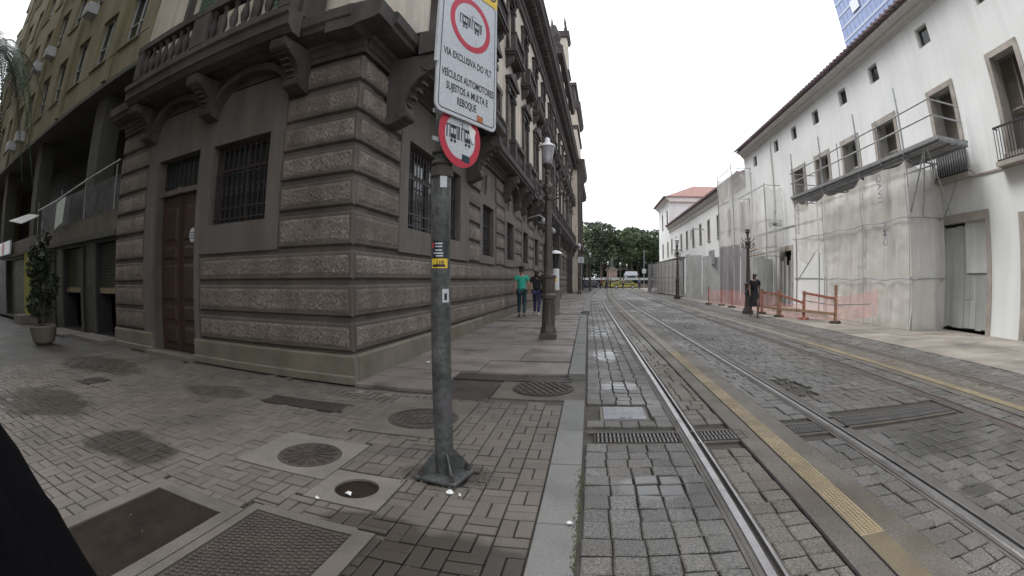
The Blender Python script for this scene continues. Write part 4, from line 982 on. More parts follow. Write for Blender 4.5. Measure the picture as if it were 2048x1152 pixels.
while s < 30.9:
    o_ = inst(tile, 'roof_tile', FR @ Vector((s, 0, 10.47)), wb, rz=R(90)); o_.rotation_euler = (0, 0, R(-90)); s += .33
for i, q in enumerate(ops[:len(small)]):
    f = MB(FR)
    for r_ in ((q[0],q[0]+.05,q[2],q[3]),(q[1]-.05,q[1],q[2],q[3]),(q[0]+.05,q[1]-.05,q[3]-.05,q[3]),(q[0]+.05,q[1]-.05,q[2],q[2]+.05)): f.box(r_[0], r_[1], -.18, -.13, r_[2], r_[3])
    w2 = f.build('attic_window', 'greystone', wb); MB(FR).box(q[0], q[1], -.22, -.181, q[2], q[3]).build('pane', 'glass', w2)
def sframe(q, t=.2, sill=True, name='stone_frame', fr=FR, par=None, o=.045):
    mb = MB(fr)
    parts = [(q[0]-t, q[0], q[2], q[3]+t), (q[1], q[1]+t, q[2], q[3]+t), (q[0], q[1], q[3], q[3]+t)]
    if sill: parts.append((q[0]-t*1.2, q[1]+t*1.2, q[2]-t*.8, q[2]-.002))
    for a in parts: mb.box(a[0], a[1], -.28, o if a is not parts[-1] or not sill else o+.05, a[2], a[3])
    return mb.build(name, 'greystone', par or wb)
for i, q in enumerate(L2 + [(3.6,5.0,4.62,7.54)]):
    q = (q[0]+.17, q[1]-.17, q[2]+.1, q[3]-.2); fr_ = sframe(q, .17)
    MB(FR).box(q[0]-.16, q[1]+.16, -.72, -.68, q[2]-.1, q[3]+.1).build('inner_wall', 'room', fr_)
    if i in (1, 2, 3, 4, 5):         # work in progress behind: propped boards and light rags
        mb = MB(FR); mb.add([(q[0]+.2,-.4,q[2]),(q[0]+.75,-.35,q[2]),(q[0]+.9,-.5,q[2]+1.0),(q[0]+.4,-.5,q[2]+.9)], [(0,1,2,3)]); mb.box(q[0]+.1, q[0]+.22, -.45, -.4, q[2], q[3]-.1); mb.box(q[0], q[1], -.5, -.45, q[2]+.9, q[2]+.98)
        mb.build('propped_board', 'whitecorn' if i % 2 else 'greystone', wb)
    else:
        mb = MB(FR); mb.box((q[0]+q[1])/2-.03, (q[0]+q[1])/2+.03, -.6, -.5, q[2], q[3]); mb.box(q[0], q[1], -.6, -.5, q[2]+1.2, q[2]+1.26); mb.build('window_frame', 'greystone', wb)
for (a, b, z0, z1) in ((9.68,11.45,4.5,5.42),(6.66,8.4,4.5,5.42),(3.4,5.2,4.5,5.42)):   # shallow balconies with iron grille fronts
    mb = MB(FR); mb.box(a-.05, b+.05, .0, .34, z0-.12, z0); bal_ = mb.build('balcony', 'greystone', wb)
    mb = MB(FR); mb.box(a, b, .26, .3, z1-.05, z1); mb.box(a, b, .26, .3, z0, z0+.05)
    n = 15
    for i in range(n+1): x = a+.02+(b-a-.04)*i/n; mb.box(x-.01, x+.01, .27, .29, z0+.05, z1-.05)
    for x in (a+.015, b-.015): mb.box(x-.012, x+.012, .05, .26, z1-.04, z1-.01); mb.box(x-.012, x+.012, .05, .26, z0+.01, z0+.04)
    mb.build('railing', 'iron', bal_)
mb = MB(FR); mb.box(9.85, 11.2, .1, .13, 4.52, 5.35); mb.build('railing_sheet', 'gate', wb)
mb = MB(FR); mb.box(-6, 9.66, .0, .03, 4.36, 4.42); mb.box(11.47, 30.7, .0, .03, 4.36, 4.42); mb.build('string_course', 'greystone', wb)
for i, (a, b, z0, z1) in enumerate(gates):
    mb = MB(FR)
    for q in ((a,a+.19,0,z1),(b-.19,b,0,z1),(a+.19,b-.19,z1-.26,z1)): mb.box(q[0], q[1], -.35, .03, q[2], q[3])
    g_ = mb.build('gate_frame', 'greystone', wb)
    if i == 0:
        k = 8; w0 = (b-a-.4)/k
        for j in range(k):
            x = a+.2+j*w0; MB(FR).box(x+.004, x+w0-.004, -.12, -.09+random.uniform(0,.012), .1+random.uniform(-.03,.03), z1-.33+random.uniform(-.05,.02)).build('gate_sheet', 'gate', g_)
        MB(FR).box(9.4, 10.34, -.08, -.045, 1.70, 3.16).build('patch_panel', 'corr', g_)
        mb = MB(FR); mb.box(10.1, 10.85, -.085, -.075, .95, 1.0); mb.box(10.1, 10.13, -.085, -.075, 1.0, 1.6); mb.build('wicket_outline', 'signback', g_)
    elif i == 1:
        for j in range(5):
            x = a+.2+j*.32; MB(FR).box(x, x+.28, -.12-.04*(j%2), -.08-.04*(j%2), .0, 2.8-.25*(j%3)).build('gate_sheet', 'corrp' if j%2 else 'corr', g_)
        MB(FR).box(a+.19, b-.19, -.4, -.36, .0, z1-.26).build('doorway_shade_panel', 'black', g_)  # black sheet stands in for the shade inside the doorway
    else: MB(FR).box(a+.19, b-.19, -.4, -.3, 0, z1-.26).build('gate_sheet', 'gate', g_)
# rain pipe
mb = MB(FR); mb.tube([(25.6,.06,9.9),(25.6,.06,5.6),(25.75,.06,5.4),(25.75,.06,.1)], .055, 8); mb.build('rain_pipe', 'whitecorn', wb)
mb = MB(FR); mb.tube([(5.9,.02,9.4),(5.9,.9,8.7),(5.9,1.3,8.0)], .03, 5); mb.build('wall_bracket', 'iron', wb)

# ---- lower wing
FW = frame((XR+.02, 30.74), .01, -1)
wg = root('white_wing', (XR, 47, 0), 'lower white wing with a row of narrow grey framed windows beyond the scaffold tower', 'building')
wc = [7.7+3.37*k - 3.37*2 for k in range(10)]
ops = [(c-.45, c+.45, 5.05, 7.1) for c in wc]
MB(FW).wall(.02, 33, -.1, 8.1, -.6, 0, ops).build('wall', 'white', wg)
MB(FW).box(.03, 32.99, -9, -.62, -.1, 8.3).build('core_wall', 'white', wg)
MB(FW).prism([(-.6,8.05),(.03,8.05),(.1,8.2),(.12,8.45),(.3,8.6),(.4,8.75),(.42,8.9),(-.6,8.95)], .02, 33.2, 'x').build('cornice', 'whitecorn', wg)
MB(FW).prism([(-.5,8.955),(.5,8.955),(.55,9.05),(-4.5,11.0),(-9,8.9)], .05, 33.3, 'x').build('roof', 'rooftile', wg)
MB(FW).box(.05, 33.3, .5, .6, 8.97, 9.14).build('eave_tile', 'tiledark', wg)
for c in wc:
    q = (c-.34, c+.34, 5.15, 6.98); f_ = sframe(q, .13, True, 'stone_frame', FW, wg, .04)
    MB(FW).box(c-.46, c+.46, -.32, -.29, 5.05, 7.1).build('pane', 'glass', f_)
    mb = MB(FW); mb.box(c-.02, c+.02, -.28, -.22, 5.15, 6.98); mb.box(c-.34, c+.34, -.28, -.22, 6.2, 6.25); mb.build('window_frame', 'darkwood', f_)
for s, z in ((13.1, 6.4), (24.0, 5.1)):
    mb = MB(FW); mb.tube([(s,.0,z),(s,.9,z+.05),(s,1.3,z-.1),(s,1.35,z-1.0 if s < 15 else z-.2)], .06, 6); mb.build('wall_tube', 'galv', wg)
# ---- tall end block
te = root('white_end_block', (16, 69, 0), 'taller white block with red hipped roof closing the white row by the trees', 'building')
ops = [(a, a+.95, z0, z1) for a in (34.2, 38.7) for z0, z1 in ((9.1,11.5),(4.8,6.95))]
MB(FW).wall(33.02, 43.3, -.1, 12.7, -.6, 0, ops).build('wall', 'white', te)
MB(FW).box(33.01, 43.29, -18, -.61, -.1, 12.7).build('core_wall', 'white', te)
MB(FW).prism([(-18,12.5),(.0,12.5),(.1,12.7),(.5,13.0),(.55,13.2),(-18,13.25)], 32.5, 43.8, 'x').build('eave', 'whitecorn', te)
h = MB(FW); z0, z1 = 13.26, 15.9
h.add([(32.3,.75,z0-.12),(44.0,.75,z0-.12),(44.0,-18.5,z0-.12),(32.3,-18.5,z0-.12),(38.1,-4.9,z1),(38.1,-13.5,z1)], [(0,1,4),(1,2,5,4),(2,3,5),(3,0,4,5)])
h.build('roof', 'rooftile', te)
mb = MB(FW)
for i in range(60): mb.box(32.24, 32.4, .7-i*.32, .55-i*.32, z0-.12, z0+.02)
for i in range(36): mb.box(32.4+i*.32, 32.56+i*.32, .72, .84, z0-.12, z0+.02)
mb.build('eave_tile', 'tiledark', te, kind='stuff')
for q in ops:
    f_ = sframe((q[0]+.1,q[1]-.1,q[2]+.05,q[3]-.1), .12, True, 'stone_frame', FW, te, .04); MB(FW).box(q[0], q[1], -.3, -.27, q[2], q[3]).build('pane', 'glass', f_)
# ---- glass tower far behind the white roof
gt = root('glass_tower', (60, 75, 0), 'blue curtain-walled tower rising behind the white roof', 'tower')
MB().box(64.4, 84, 40, 88, -.1, 95).build('core_wall', 'towerglass', gt)
for j in range(12, 30): MB().box(64.28, 64.38, 39.9, 88, j*3.4-.3, j*3.4+.3).build('spandrel', 'mullion', gt)
mb = MB()
for i in range(24): mb.box(64.3, 64.39, 40+i*2-.05, 40+i*2+.05, 30, 95)
mb.build('mullion', 'mullion', gt, kind='stuff')
MB().box(64.0, 64.25, 77.5, 81, 62, 65).build('facade_panel', 'signwhite', gt)

# ================================================================== SCAFFOLD 1
sc1 = root('scaffold', (10.5, 15.5, 0), 'steel tube scaffold with plank deck and railings against the white facade', 'scaffold')
PY = [11.3, 14.0, 16.9, 19.8]
for y in PY: 
    for x, top in ((9.85, 7.35), (11.1, 5.3)): MB().tube([(x, y, 0), (x, y, top)], .03, 6).build('standard', 'galv', sc1)
mb = MB()
for y in PY:
    for z in (6.9, 6.5): mb.lathe([(.045,0),(.045,.03)], c=(9.85, y, z), seg=8)
mb.build('coupler', 'galv', sc1, kind='stuff')
for y in PY + [15.4, 18.3, 12.6]: MB().tube([(9.75, y-.1, 5.1), (9.75, y-.1, 6.6)], .02, 5).build('guard_post', 'galv', sc1)
for z in (5.95, 6.42): MB().tube([(9.8, 9.7, z), (9.8, 20.0, z)], .026, 6).build('guard_rail', 'galv', sc1)
for y in (9.7, 20.0):
    for z in (5.95, 6.42): MB().tube([(9.8, y, z), (11.2, y, z)], .024, 6).build('guard_rail', 'galv', sc1)
for z in (1.5, 3.3, 5.0):
    for x in (9.85, 11.1): MB().tube([(x, 11.1, z), (x, 20.0, z)], .024, 6).build('ledger', 'galv', sc1)
    for y in PY: MB().tube([(9.75, y, z+.05), (11.3, y, z+.05)], .024, 6).build('transom_tube', 'galv', sc1)
for a, b in (((9.85,11.3,3.4),(9.85,10.3,5.15)), ((9.85,10.2,5.15),(11.1,10.6,3.3)), ((9.85,10.3,5.15),(10.4,11.28,3.3)), ((11.1,11.0,3.3),(11.2,10.1,4.6)), ((9.86,19.8,1.4),(9.86,16.9,3.3))):
    MB().tube([a, b], .026, 6).build('brace', 'galv', sc1)
for k in range(4):
    y = 9.5
    while y < 19.9:
        e = min(19.95, y + 2.62); MB().box(9.78+k*.34, 10.09+k*.34, y+.01, e-.01, 5.16, 5.21).build('deck_plank', 'plank', sc1); y = e
MB().box(9.72, 9.75, 9.5, 19.95, 5.2, 5.31).build('toe_board', 'galv', sc1)
MB().box(9.78, 11.1, 9.5, 9.53, 5.2, 5.31).build('toe_board', 'plank', sc1)
for x in (9.8, 10.3, 10.8): MB().tube([(x, 9.5, 5.12), (x, 19.95, 5.12)], .024, 5).build('deck_bearer', 'galv', sc1)
# debris netting sheets: folded cloth, sagging between the tubes
def cloth(a, b, zb, zt, out, name, matn, parent, seed, nx=100, nz=70, amp=.05):
    """a,b: (x,y) ends; zb, zt: functions of t for bottom and top edge; out: outward vector"""
    mb = MB(); rnd = Vector((seed*3.7, seed*1.3, 0))
    for j in range(nz+1):
        for i in range(nx+1):
            t = i/nx; v = j/nz; z = zb(t) + (zt(t)-zb(t))*v
            p = Vector((a[0]+(b[0]-a[0])*t, a[1]+(b[1]-a[1])*t, z)); L_ = math.hypot(b[0]-a[0], b[1]-a[1]); u = t*L_
            d = amp*(1.5*noise.noise(Vector((u*2.6+.25*z, z*.22, seed))) + .7*noise.noise(Vector((u*6.5+.5*z, z*.5, seed+5))) - .7*abs(noise.noise(Vector((u*1.6+z*.8, z*2.2-u*.6, seed+9)))))
            tie = min(abs(z-q) for q in (0.02, 1.5, 3.3, 5.0)); d *= .35 + .65*min(1, tie/.5)
            d += .05*(1-v)**3*math.sin(u*7+seed)
            mb.v.append(tuple(p + Vector((out[0]*d, out[1]*d, 0))))
    for j in range(nz):
        for i in range(nx): k = j*(nx+1)+i; mb.f.append((k, k+1, k+nx+2, k+nx+1)); mb.mi.append(0)
    return mb.build(name, matn, parent, smooth=True)
def scal(t): return 5.0 - .35*abs(math.sin(t*math.pi*3.2))**.6*(1 if t > .28 else .2) - .15*noise.noise(Vector((t*9, 0, 3)))
nt_ = root('debris_netting', (9.7, 15, 0), 'pale translucent netting draped over the long scaffold beneath its deck', 'netting')
Yb, Ya = 11.25, 19.85
cloth((9.79, Yb), (9.79, 16.9), lambda t: .02 + .0*t, lambda t: scal(t*.65), (-1, 0), 'net_sheet', 'net', nt_, 2)
cloth((9.80, 16.88), (9.80, Ya), lambda t: 2.15 + .55*t + .35*math.sin(t*7), lambda t: scal(.65+t*.35), (-1, 0), 'net_sheet', 'net', nt_, 4, 30, 20)
cloth((9.8, Yb), (11.33, Yb-.02), lambda t: .01, lambda t: 5.0 - .2*math.sin(t*3), (0, -1), 'net_sheet', 'net', nt_, 7, 24, 30)
for z in (1.5, 3.3): MB().tube([(9.7 - .02*math.sin(i*1.7), 11.2+i*.29, z + .03*math.sin(i*.9)) for i in range(20 if z < 2 else 31)], .014, 4).build('net_rope', 'netink', nt_)
for y in (11.27, 13.95, 16.88): MB().tube([(9.71 + .015*math.sin(i), y + .02*math.sin(i*1.3), .05 + i*.35) for i in range(14)], .013, 4).build('net_rope', 'netink', nt_)
for z in (1.5, 3.3): MB().tube([(9.75, 11.17, z), (10.5, 11.15, z+.03), (11.33, 11.17, z+.05)], .014, 4).build('net_rope', 'netink', nt_)
# ragged tail hanging on the posts at the lower far end
cloth((9.7, 16.2), (9.35, 14.5), lambda t: .0, lambda t: .95-.5*t, (-1, 0), 'net_tail', 'netthin', nt_, 12, 14, 8, .12)
for k, (y, z, txt) in enumerate(((12.5, 4.3, 'QAVIT'), (12.35, 2.9, 'AMQ'), (18.9, 4.1, 'OTAVIQ'))):
    m_ = Matrix.Translation((9.55, y, z)) @ Matrix.Rotation(R(-90), 4, 'Z') @ Matrix.Rotation(R(90), 4, 'X') @ Matrix.Rotation(R(-90), 4, 'Z')
    text(txt, 'net_print', nt_, m_, .34, 'netink')
# ================================================================== SCAFFOLD 2 (tower at the corner of the wing)
sc2 = root('scaffold_tower', (10.4, 30, 0), 'netted scaffold tower at the corner between white building and wing', 'scaffold')
for x, y, t in ((9.8,32.6,9.0),(9.8,29.1,9.2),(11.2,29.1,9.0),(10.2,24.4,6.9),(10.2,27.0,6.5)): MB().tube([(x, y, 0), (x, y, t)], .03, 6).build('standard', 'galv', sc2)
for z in (2.8, 4.8, 6.8, 8.9):
    MB().tube([(9.8, 29.1, z), (9.8, 32.6, z)], .025, 5).build('ledger', 'galv', sc2); MB().tube([(9.8, 29.1, z), (11.3, 29.1, z)], .025, 5).build('ledger', 'galv', sc2)
    if z < 8: MB().tube([(10.2, 24.4, z), (10.2, 29, z)], .025, 5).build('ledger', 'galv', sc2); MB().tube([(10.2, 24.4, z), (11.3, 24.4, z)], .025, 5).build('ledger', 'galv', sc2)
n2 = root('debris_netting', (9.7, 31, 0), 'thin netting wrapped around the far scaffold tower above the mauve hoarding', 'netting')
cloth((9.76, 29.05), (9.76, 32.65), lambda t: 2.9, lambda t: 8.7+.25*math.sin(t*3), (-1, 0), 'net_sheet', 'netthin', n2, 21, 24, 30, .1)
cloth((9.8, 29.04), (11.32, 29.04), lambda t: 2.9, lambda t: 8.75+.1*math.sin(t*5), (0, -1), 'net_sheet', 'netthin', n2, 23, 16, 30, .1)
cloth((10.14, 24.36), (10.14, 29.0), lambda t: 2.9+.4*math.sin(t*3), lambda t: 6.55+.12*math.sin(t*8), (-1, 0), 'net_sheet', 'netthin', n2, 25, 30, 24, .1)
cloth((10.16, 24.34), (11.34, 24.34), lambda t: 2.9, lambda t: 6.6+.1*math.sin(t*8), (0, -1), 'net_sheet', 'netthin', n2, 27, 14, 24, .1)
cloth((9.78, 32.67), (11.34, 32.67), lambda t: 2.9, lambda t: 8.8, (0, 1), 'net_sheet', 'netthin', n2, 29, 14, 24, .1)
m_ = Matrix.Translation((10.75, 24.27, 4.55)) @ Matrix.Rotation(R(90), 4, 'X'); text('OMIX', 'net_print', n2, m_, .34, 'netink')
mb = MB(); mb.tube([(9.3,28,2.9),(10.2,26,3.3),(11.2,25,3.4)], .04, 5); mb.tube([(9.4,26,2.8),(11.2,24.6,3.15)], .04, 5); mb.build('loose_pole', 'pinkwood', sc2)

# ================================================================== CORRUGATED HOARDINGS
def corr_panel(a, b, z0, z1, mname, par, jag=0):
    mb = MB(); L_ = math.hypot(b[0]-a[0], b[1]-a[1]); n = max(4, int(L_/.055)); d = Vector((b[0]-a[0], b[1]-a[1], 0))/L_; o = Vector((d.y, -d.x, 0))
    for i in range(n+1):
        p = Vector((a[0], a[1], 0)) + d*L_*i/n + o*(.014 if (i//2) % 2 else -.014)
        zt = z1 + (jag*noise.noise(Vector((i*.3, z1, 1))) if jag else 0)
        mb.v += [(p.x, p.y, z0), (p.x, p.y, zt)]
    mb.f = [(2*i, 2*i+2, 2*i+3, 2*i+1) for i in range(n)]; mb.mi = [0]*n
    return mb.build('corrugated_sheet', mname, par)
def hoard(pts, hs, mname, lab, jag=0, w=1.05):
    c = pts[len(pts)//2]; r_ = root('hoarding', (c[0], c[1], 0), lab, 'hoarding')
    for (a, b), (h0, h1) in zip(zip(pts, pts[1:]), zip(hs, hs[1:])):
        L_ = math.hypot(b[0]-a[0], b[1]-a[1]); n = max(1, round(L_/w))
        for i in range(n):
            t0, t1 = i/n, (i+1)/n; jx = random.uniform(-.02, .02)
            corr_panel((a[0]+(b[0]-a[0])*t0+jx, a[1]+(b[1]-a[1])*t0), (a[0]+(b[0]-a[0])*t1+jx, a[1]+(b[1]-a[1])*t1), .03, h0+(h1-h0)*(t0+t1)/2+random.uniform(-.05,.05), mname, r_, jag)
    return r_
hoard([(9.1,30.3),(8.85,27.6),(8.98,24.4)], [3.6,3.5,3.3], 'corrp', 'mauve grey corrugated hoarding around the foot of the far scaffold tower', .3)
hoard([(9.0,24.38),(11.35,26.2)], [2.75,2.75], 'corr', 'light grey corrugated screen from mauve hoarding back to the white wall')
r_ = hoard([(9.55,31.6),(8.75,33.9),(8.2,37.2)], [3.0,3.3,3.55], 'corr', 'pale grey corrugated hoarding beside the second street lamp of the white side')
MB().box(9.15, 9.2, 31.9, 33.4, 2.6, 3.6).build('hoarding_sign', 'signback', r_)
MB().box(9.6, 9.66, 30.4, 31.4, .0, 2.4).build('gap_shade_panel', 'black', r_)  # black slab in place of the shade in the gap between hoardings
# rack of stacked horizontal panels
rk = root('slatted_hoarding', (7.9, 45, 0), 'long hoarding of many thin horizontal pale slats in dark frames near the square', 'hoarding')
for k in range(15):
    z = .12 + k*.21
    MB().add([(7.98,37.6,z),(7.62,52.5,z),(7.62,52.5,z+.155),(7.98,37.6,z+.155),(8.02,37.6,z),(7.66,52.5,z),(7.66,52.5,z+.155),(8.02,37.6,z+.155)], [(0,1,2,3),(4,5,6,7),(0,1,5,4),(3,2,6,7),(0,3,7,4),(1,2,6,5)]).build('slat', 'slat', rk)
for k in range(9):
    t = k/8; MB().box(7.94-.36*t, 7.97-.36*t, 37.6+14.9*t, 37.66+14.9*t, 0, 3.4).build('post', 'galv', rk)
MB().box(7.85, 8.6, 37.5, 52.4, 3.35, 3.4).build('top_cover', 'gate', rk)
MB().box(8.12, 8.18, 37.6, 52.4, .0, 3.3).build('back_sheet', 'corr', rk)
mb = MB(); mb.box(7.4, 7.5, 52.6, 55.2, 0, 3.3); mb.build('end_panel', 'corrp', rk)
mb = MB(); mb.tube([(7.75,37.8,0),(7.85,38.6,3.0)], .03, 4); mb.tube([(7.75,38.2,0),(7.85,39.0,3.0)], .03, 4)
for i in range(9): mb.tube([(7.76+.01*i,37.87+.08*i,.3+.3*i),(7.76+.01*i,38.27+.08*i,.3+.3*i)], .02, 4)
mb.build('ladder', 'galv', label='thin metal ladder leaning on the slatted hoarding', cat='ladder')

# ================================================================== ORANGE FENCE
pp = [(7.3,26.66),(7.72,25.3),(7.79,23.6),(7.85,21.3),(7.7,19.0),(7.75,17.2),(8.26,15.94),(8.66,14.19)]
labs = ['farthest thin orange fence post, first of the mesh line', 'second thin fence post from the far end of the orange mesh', 'third thin fence post, before the street lamp foot',
        'fence post hidden beside the street lamp and woman', 'orange post on a dark foot just right of the walking woman', 'stout wooden post carrying the upper end of the slanted orange rails',
        'orange post on a block foot between the two pairs of rails', 'tall weathered post on a dark foot before the draped netting']
for i, (x, y) in enumerate(pp):
    p_ = root('fence_post', (x, y, 0), labs[i], 'fence post', 'posts of the orange mesh fence'); hgt = 1.06 if i < 7 else 1.3; q = .03 if i < 4 else .045 if i != 5 else .08
    MB().cbox(x-q, x+q, y-q, y+q, .06, hgt, .01).build('post', 'pinkwood' if i in (5, 7) else 'orange', p_)
    mb = MB(); mb.cbox(x-.2, x+.2, y-.08, y+.08, 0, .09, .02); mb.cbox(x-.08, x+.08, y-.2, y+.2, 0, .07, .02); mb.build('foot', 'cast' if i != 6 else 'orange', p_)
om = root('orange_mesh', (7.8, 20, 0), 'sagging translucent orange plastic mesh strung along the fence posts', 'mesh fence')
for i in range(len(pp)):
    a = pp[i]; b = pp[i+1] if i < 7 else (9.72, 13.0); n = 14; mb = MB()
    lo, hi = (.08, .93) if i not in (5,) else (.0, .6)
    for j in range(n+1):
        t = j/n; sg_ = .06*math.sin(math.pi*t); x, y = a[0]+(b[0]-a[0])*t - .05, a[1]+(b[1]-a[1])*t
        for k in range(5): v = k/4; mb.v.append((x + .03*math.sin(j*1.3+k), y, lo + (hi-sg_-lo)*v + (.25*t if i == 7 else 0)))
    for j in range(n):
        for k in range(4): q = j*5+k; mb.f.append((q, q+5, q+6, q+1)); mb.mi.append(0)
    mb.build('mesh_panel', 'orangemesh', om, smooth=True)
def barrier(a, b, za, zb, lab):
    r_ = root('barrier_rail', ((a[0]+b[0])/2, (a[1]+b[1])/2, 0), lab, 'barrier')
    for z0, z1, mm in ((za, zb, 'orange'), (.28, .28, 'pinkwood')):
        d = Vector((b[0]-a[0], b[1]-a[1], 0)).normalized()*.02; mb = MB()
        mb.add([(a[0]-.05,a[1],z0),(b[0]-.05,b[1],z1),(b[0]-.05,b[1],z1+.09),(a[0]-.05,a[1],z0+.09),(a[0]-.09,a[1],z0),(b[0]-.09,b[1],z1),(b[0]-.09,b[1],z1+.09),(a[0]-.09,a[1],z0+.09)], [(0,1,2,3),(4,5,6,7),(0,1,5,4),(3,2,6,7),(0,3,7,4),(1,2,6,5)])
        mb.build('rail', mm, r_)
barrier(pp[5], pp[6], .86, .58, 'slanted orange timber rails between the stout post and the block footed post')
barrier(pp[6], pp[7], .95, .8, 'orange timber rail running towards the tall weathered post by the netting')
barrier((7.75,19.0), pp[5], .88, .86, 'orange timber rail from the walking woman to the stout post')
mb = MB(); mb.tube([(9.3,12.9,.72),(8.6,14.3,.62),(8.2,16.0,.72)], .022, 5); mb.tube([(9.6,13.1,.7),(9.2,12.7,.0)], .02, 5); mb.build('loose_tube', 'galv', label='bright steel tube lying across the orange mesh in front of the net', cat='tube')
# ================================================================== SIGN POST
sp = root('sign_post', (-.99, 2.93, 0), 'round weathered steel post bolted to the pavers in front of the stone corner', 'sign post')
px_, py_ = -.99, 2.95
mb = MB(); mb.lathe([(.068,.02),(.068,1.2),(.066,2.14),(.066,2.16)], c=(px_, py_, 0), seg=24); mb.build('pole', 'pole', sp, smooth=False)
mb = MB(); mb.lathe([(.055,2.16),(.055,3.9)], c=(px_, py_, 0), seg=20); mb.build('pole_upper', 'pole', sp)
mb = MB(); mb.lathe([(.074,2.13),(.078,2.135),(.078,2.2),(.06,2.205)], c=(px_, py_, 0), seg=24)
for zz in (2.22, 2.3): mb.lathe([(.07,zz),(.075,zz+.01),(.07,zz+.03)], c=(px_, py_, 0), seg=20)
mb.build('band_clamp', 'cast', sp)
Rz = Matrix.Translation((px_+.01, py_-.03, 0)) @ Matrix.Rotation(R(-12), 4, 'Z')
MB(Rz).cbox(-.165, .165, -.16, .16, .012, .034, .004).build('base_plate', 'pole', sp)
for k in range(4):
    m_ = Matrix.Translation((px_, py_, 0)) @ Matrix.Rotation(R(33+90*k), 4, 'Z')
    MB(m_).prism([(.064,.034),(.2,.034),(.2,.05),(.075,.2),(.064,.2)], -.006, .006, 'y').build('gusset', 'pole', sp)
for sx, sy in ((-1,-1),(1,-1),(1,1),(-1,1)):
    mb = MB(Rz); mb.lathe([(.02,.034),(.02,.054),(.011,.056),(.011,.085)], c=(sx*.125, sy*.12, 0), seg=6); mb.build('bolt', 'cast', sp)
def wrap(z0, z1, a0, a1, name, matn, r=.0695):
    mb = MB(); n = 8
    for i in range(n+1):
        a = R(a0 + (a1-a0)*i/n)
        for z in (z0, z1): mb.v.append((px_ + r*math.cos(a), py_ + r*math.sin(a), z))
    mb.f = [(2*i, 2*i+2, 2*i+3, 2*i+1) for i in range(n)]; mb.mi = [0]*n
    return mb.build(name, matn, sp)
wrap(1.565, 1.685, -130, -30, 'sticker', 'signblack'); wrap(1.50, 1.564, -130, -30, 'sticker', 'signyel'); wrap(1.508, 1.525, -122, -45, 'sticker_print', 'signblack', .0699)
wrap(1.35, 1.352, -60, -20, 'sticker', 'signwhite'); wrap(2.05, 2.14, -80, -40, 'torn_label', 'signwhite'); wrap(1.27, 1.36, -62, -18, 'torn_sticker', 'signwhite')
wrap(1.285, 1.33, -52, -34, 'sticker_print', 'signblack', .0699)
for z, t in ((1.535, '119'),):
    m_ = Matrix.Translation((px_+.018, py_-.0705, z)) @ Matrix.Rotation(R(12), 4, 'Z') @ Matrix.Rotation(R(90), 4, 'X'); text(t, 'sticker_print', sp, m_, .038, 'signblack')
random.seed(5)
for z in (1.665, 1.645, 1.62, 1.60, 1.582): wrap(z-.004, z+.005, -115+random.uniform(0,15), -50-random.uniform(0,15), 'sticker_print', 'signwhite', .0699)
wrap(1.635, 1.67, -124, -112, 'sticker_print', 'redsign', .0700)
# sign faces
SA = math.atan2(.28, .62); sx_ = Vector((math.sin(SA), math.cos(SA), 0)); sn = Vector((sx_.y, -sx_.x, 0))
def splane(off=0):
    m = Matrix.Identity(4)
    for i in range(3): m[i][0] = sx_[i]; m[i][1] = (0,0,1)[i]; m[i][2] = sn[i]
    o = Vector((-.96, 2.7, 0)) + sn*off
    for i in range(3): m[i][3] = o[i]
    return m                                   # x along sign, y up, z out
def rrect(x0, x1, y0, y1, r, n=5):
    p = []
    for (cx0, cy0, a0) in ((x1-r, y0+r, -90), (x1-r, y1-r, 0), (x0+r, y1-r, 90), (x0+r, y0+r, 180)):
        for i in range(n+1): a = R(a0+90*i/n); p.append((cx0+r*math.cos(a), cy0+r*math.sin(a)))
    return p
def plate(m, pts, z0, z1, name, matn, par):
    mb = MB(m); n = len(pts); mb.add([(p[0], p[1], z0) for p in pts] + [(p[0], p[1], z1) for p in pts], [tuple(range(n))[::-1], tuple(range(n, 2*n))] + [(i, (i+1) % n, (i+1) % n+n, i+n) for i in range(n)])
    return mb.build(name, matn, par)
def ringm(m, c, r0, r1, z0, z1, name, matn, par, n=48, a0=0, a1=360):
    mb = MB(m); k = n+1 if a1-a0 < 360 else n
    for i in range(k):
        a = R(a0 + (a1-a0)*i/n)
        for r_ in (r0, r1):
            for z in (z0, z1): mb.v.append(tuple(m @ Vector((c[0]+r_*math.cos(a), c[1]+r_*math.sin(a), z))))
    for i in range(n if a1-a0 >= 360 else n):
        a = 4*i; b = 4*((i+1) % k)
        mb.f += [(a+1, b+1, b+3, a+3), (a, a+2, b+2, b), (a, b, b+1, a+1), (a+2, a+3, b+3, b+2)]; mb.mi += [0]*4
    return mb.build(name, matn, par)
def tram(m, c, s, par, z):
    """little tram pictogram, two cars with windows and wheels"""
    def bx(x0, x1, y0, y1): 
        mb.box(c[0]+x0*s, c[0]+x1*s, c[1]+y0*s, c[1]+y1*s, z, z+.0012)
    mb = MB(m)
    for o in (-1.0, .04):
        bx(o, o+.96, .30, .36); bx(o, o+.07, -.30, .30); bx(o+.2, o+.24, -.3, .3); bx(o+.28, o+.68, .2, .3); bx(o+.28, o+.68, -.3, -.08); bx(o+.46, o+.50, -.08, .2); bx(o+.28, o+.31, -.08, .2); bx(o+.65, o+.68, -.08, .2)
        bx(o+.74, o+.78, -.3, .3); bx(o+.86, o+.93, -.30, .30); bx(o+.82, o+.84, -.3, .3)
        for q in (.36, .6): mb.lathe([(.085*s, z), (.085*s, z+.0012)], c=(c[0]+(o+q)*s, c[1]-.42*s, 0), seg=12)
    bx(.1, .13, .36, .66); bx(-.1, .12, .5, .53)
    mb.build('tram_pictogram', 'signblack', par)
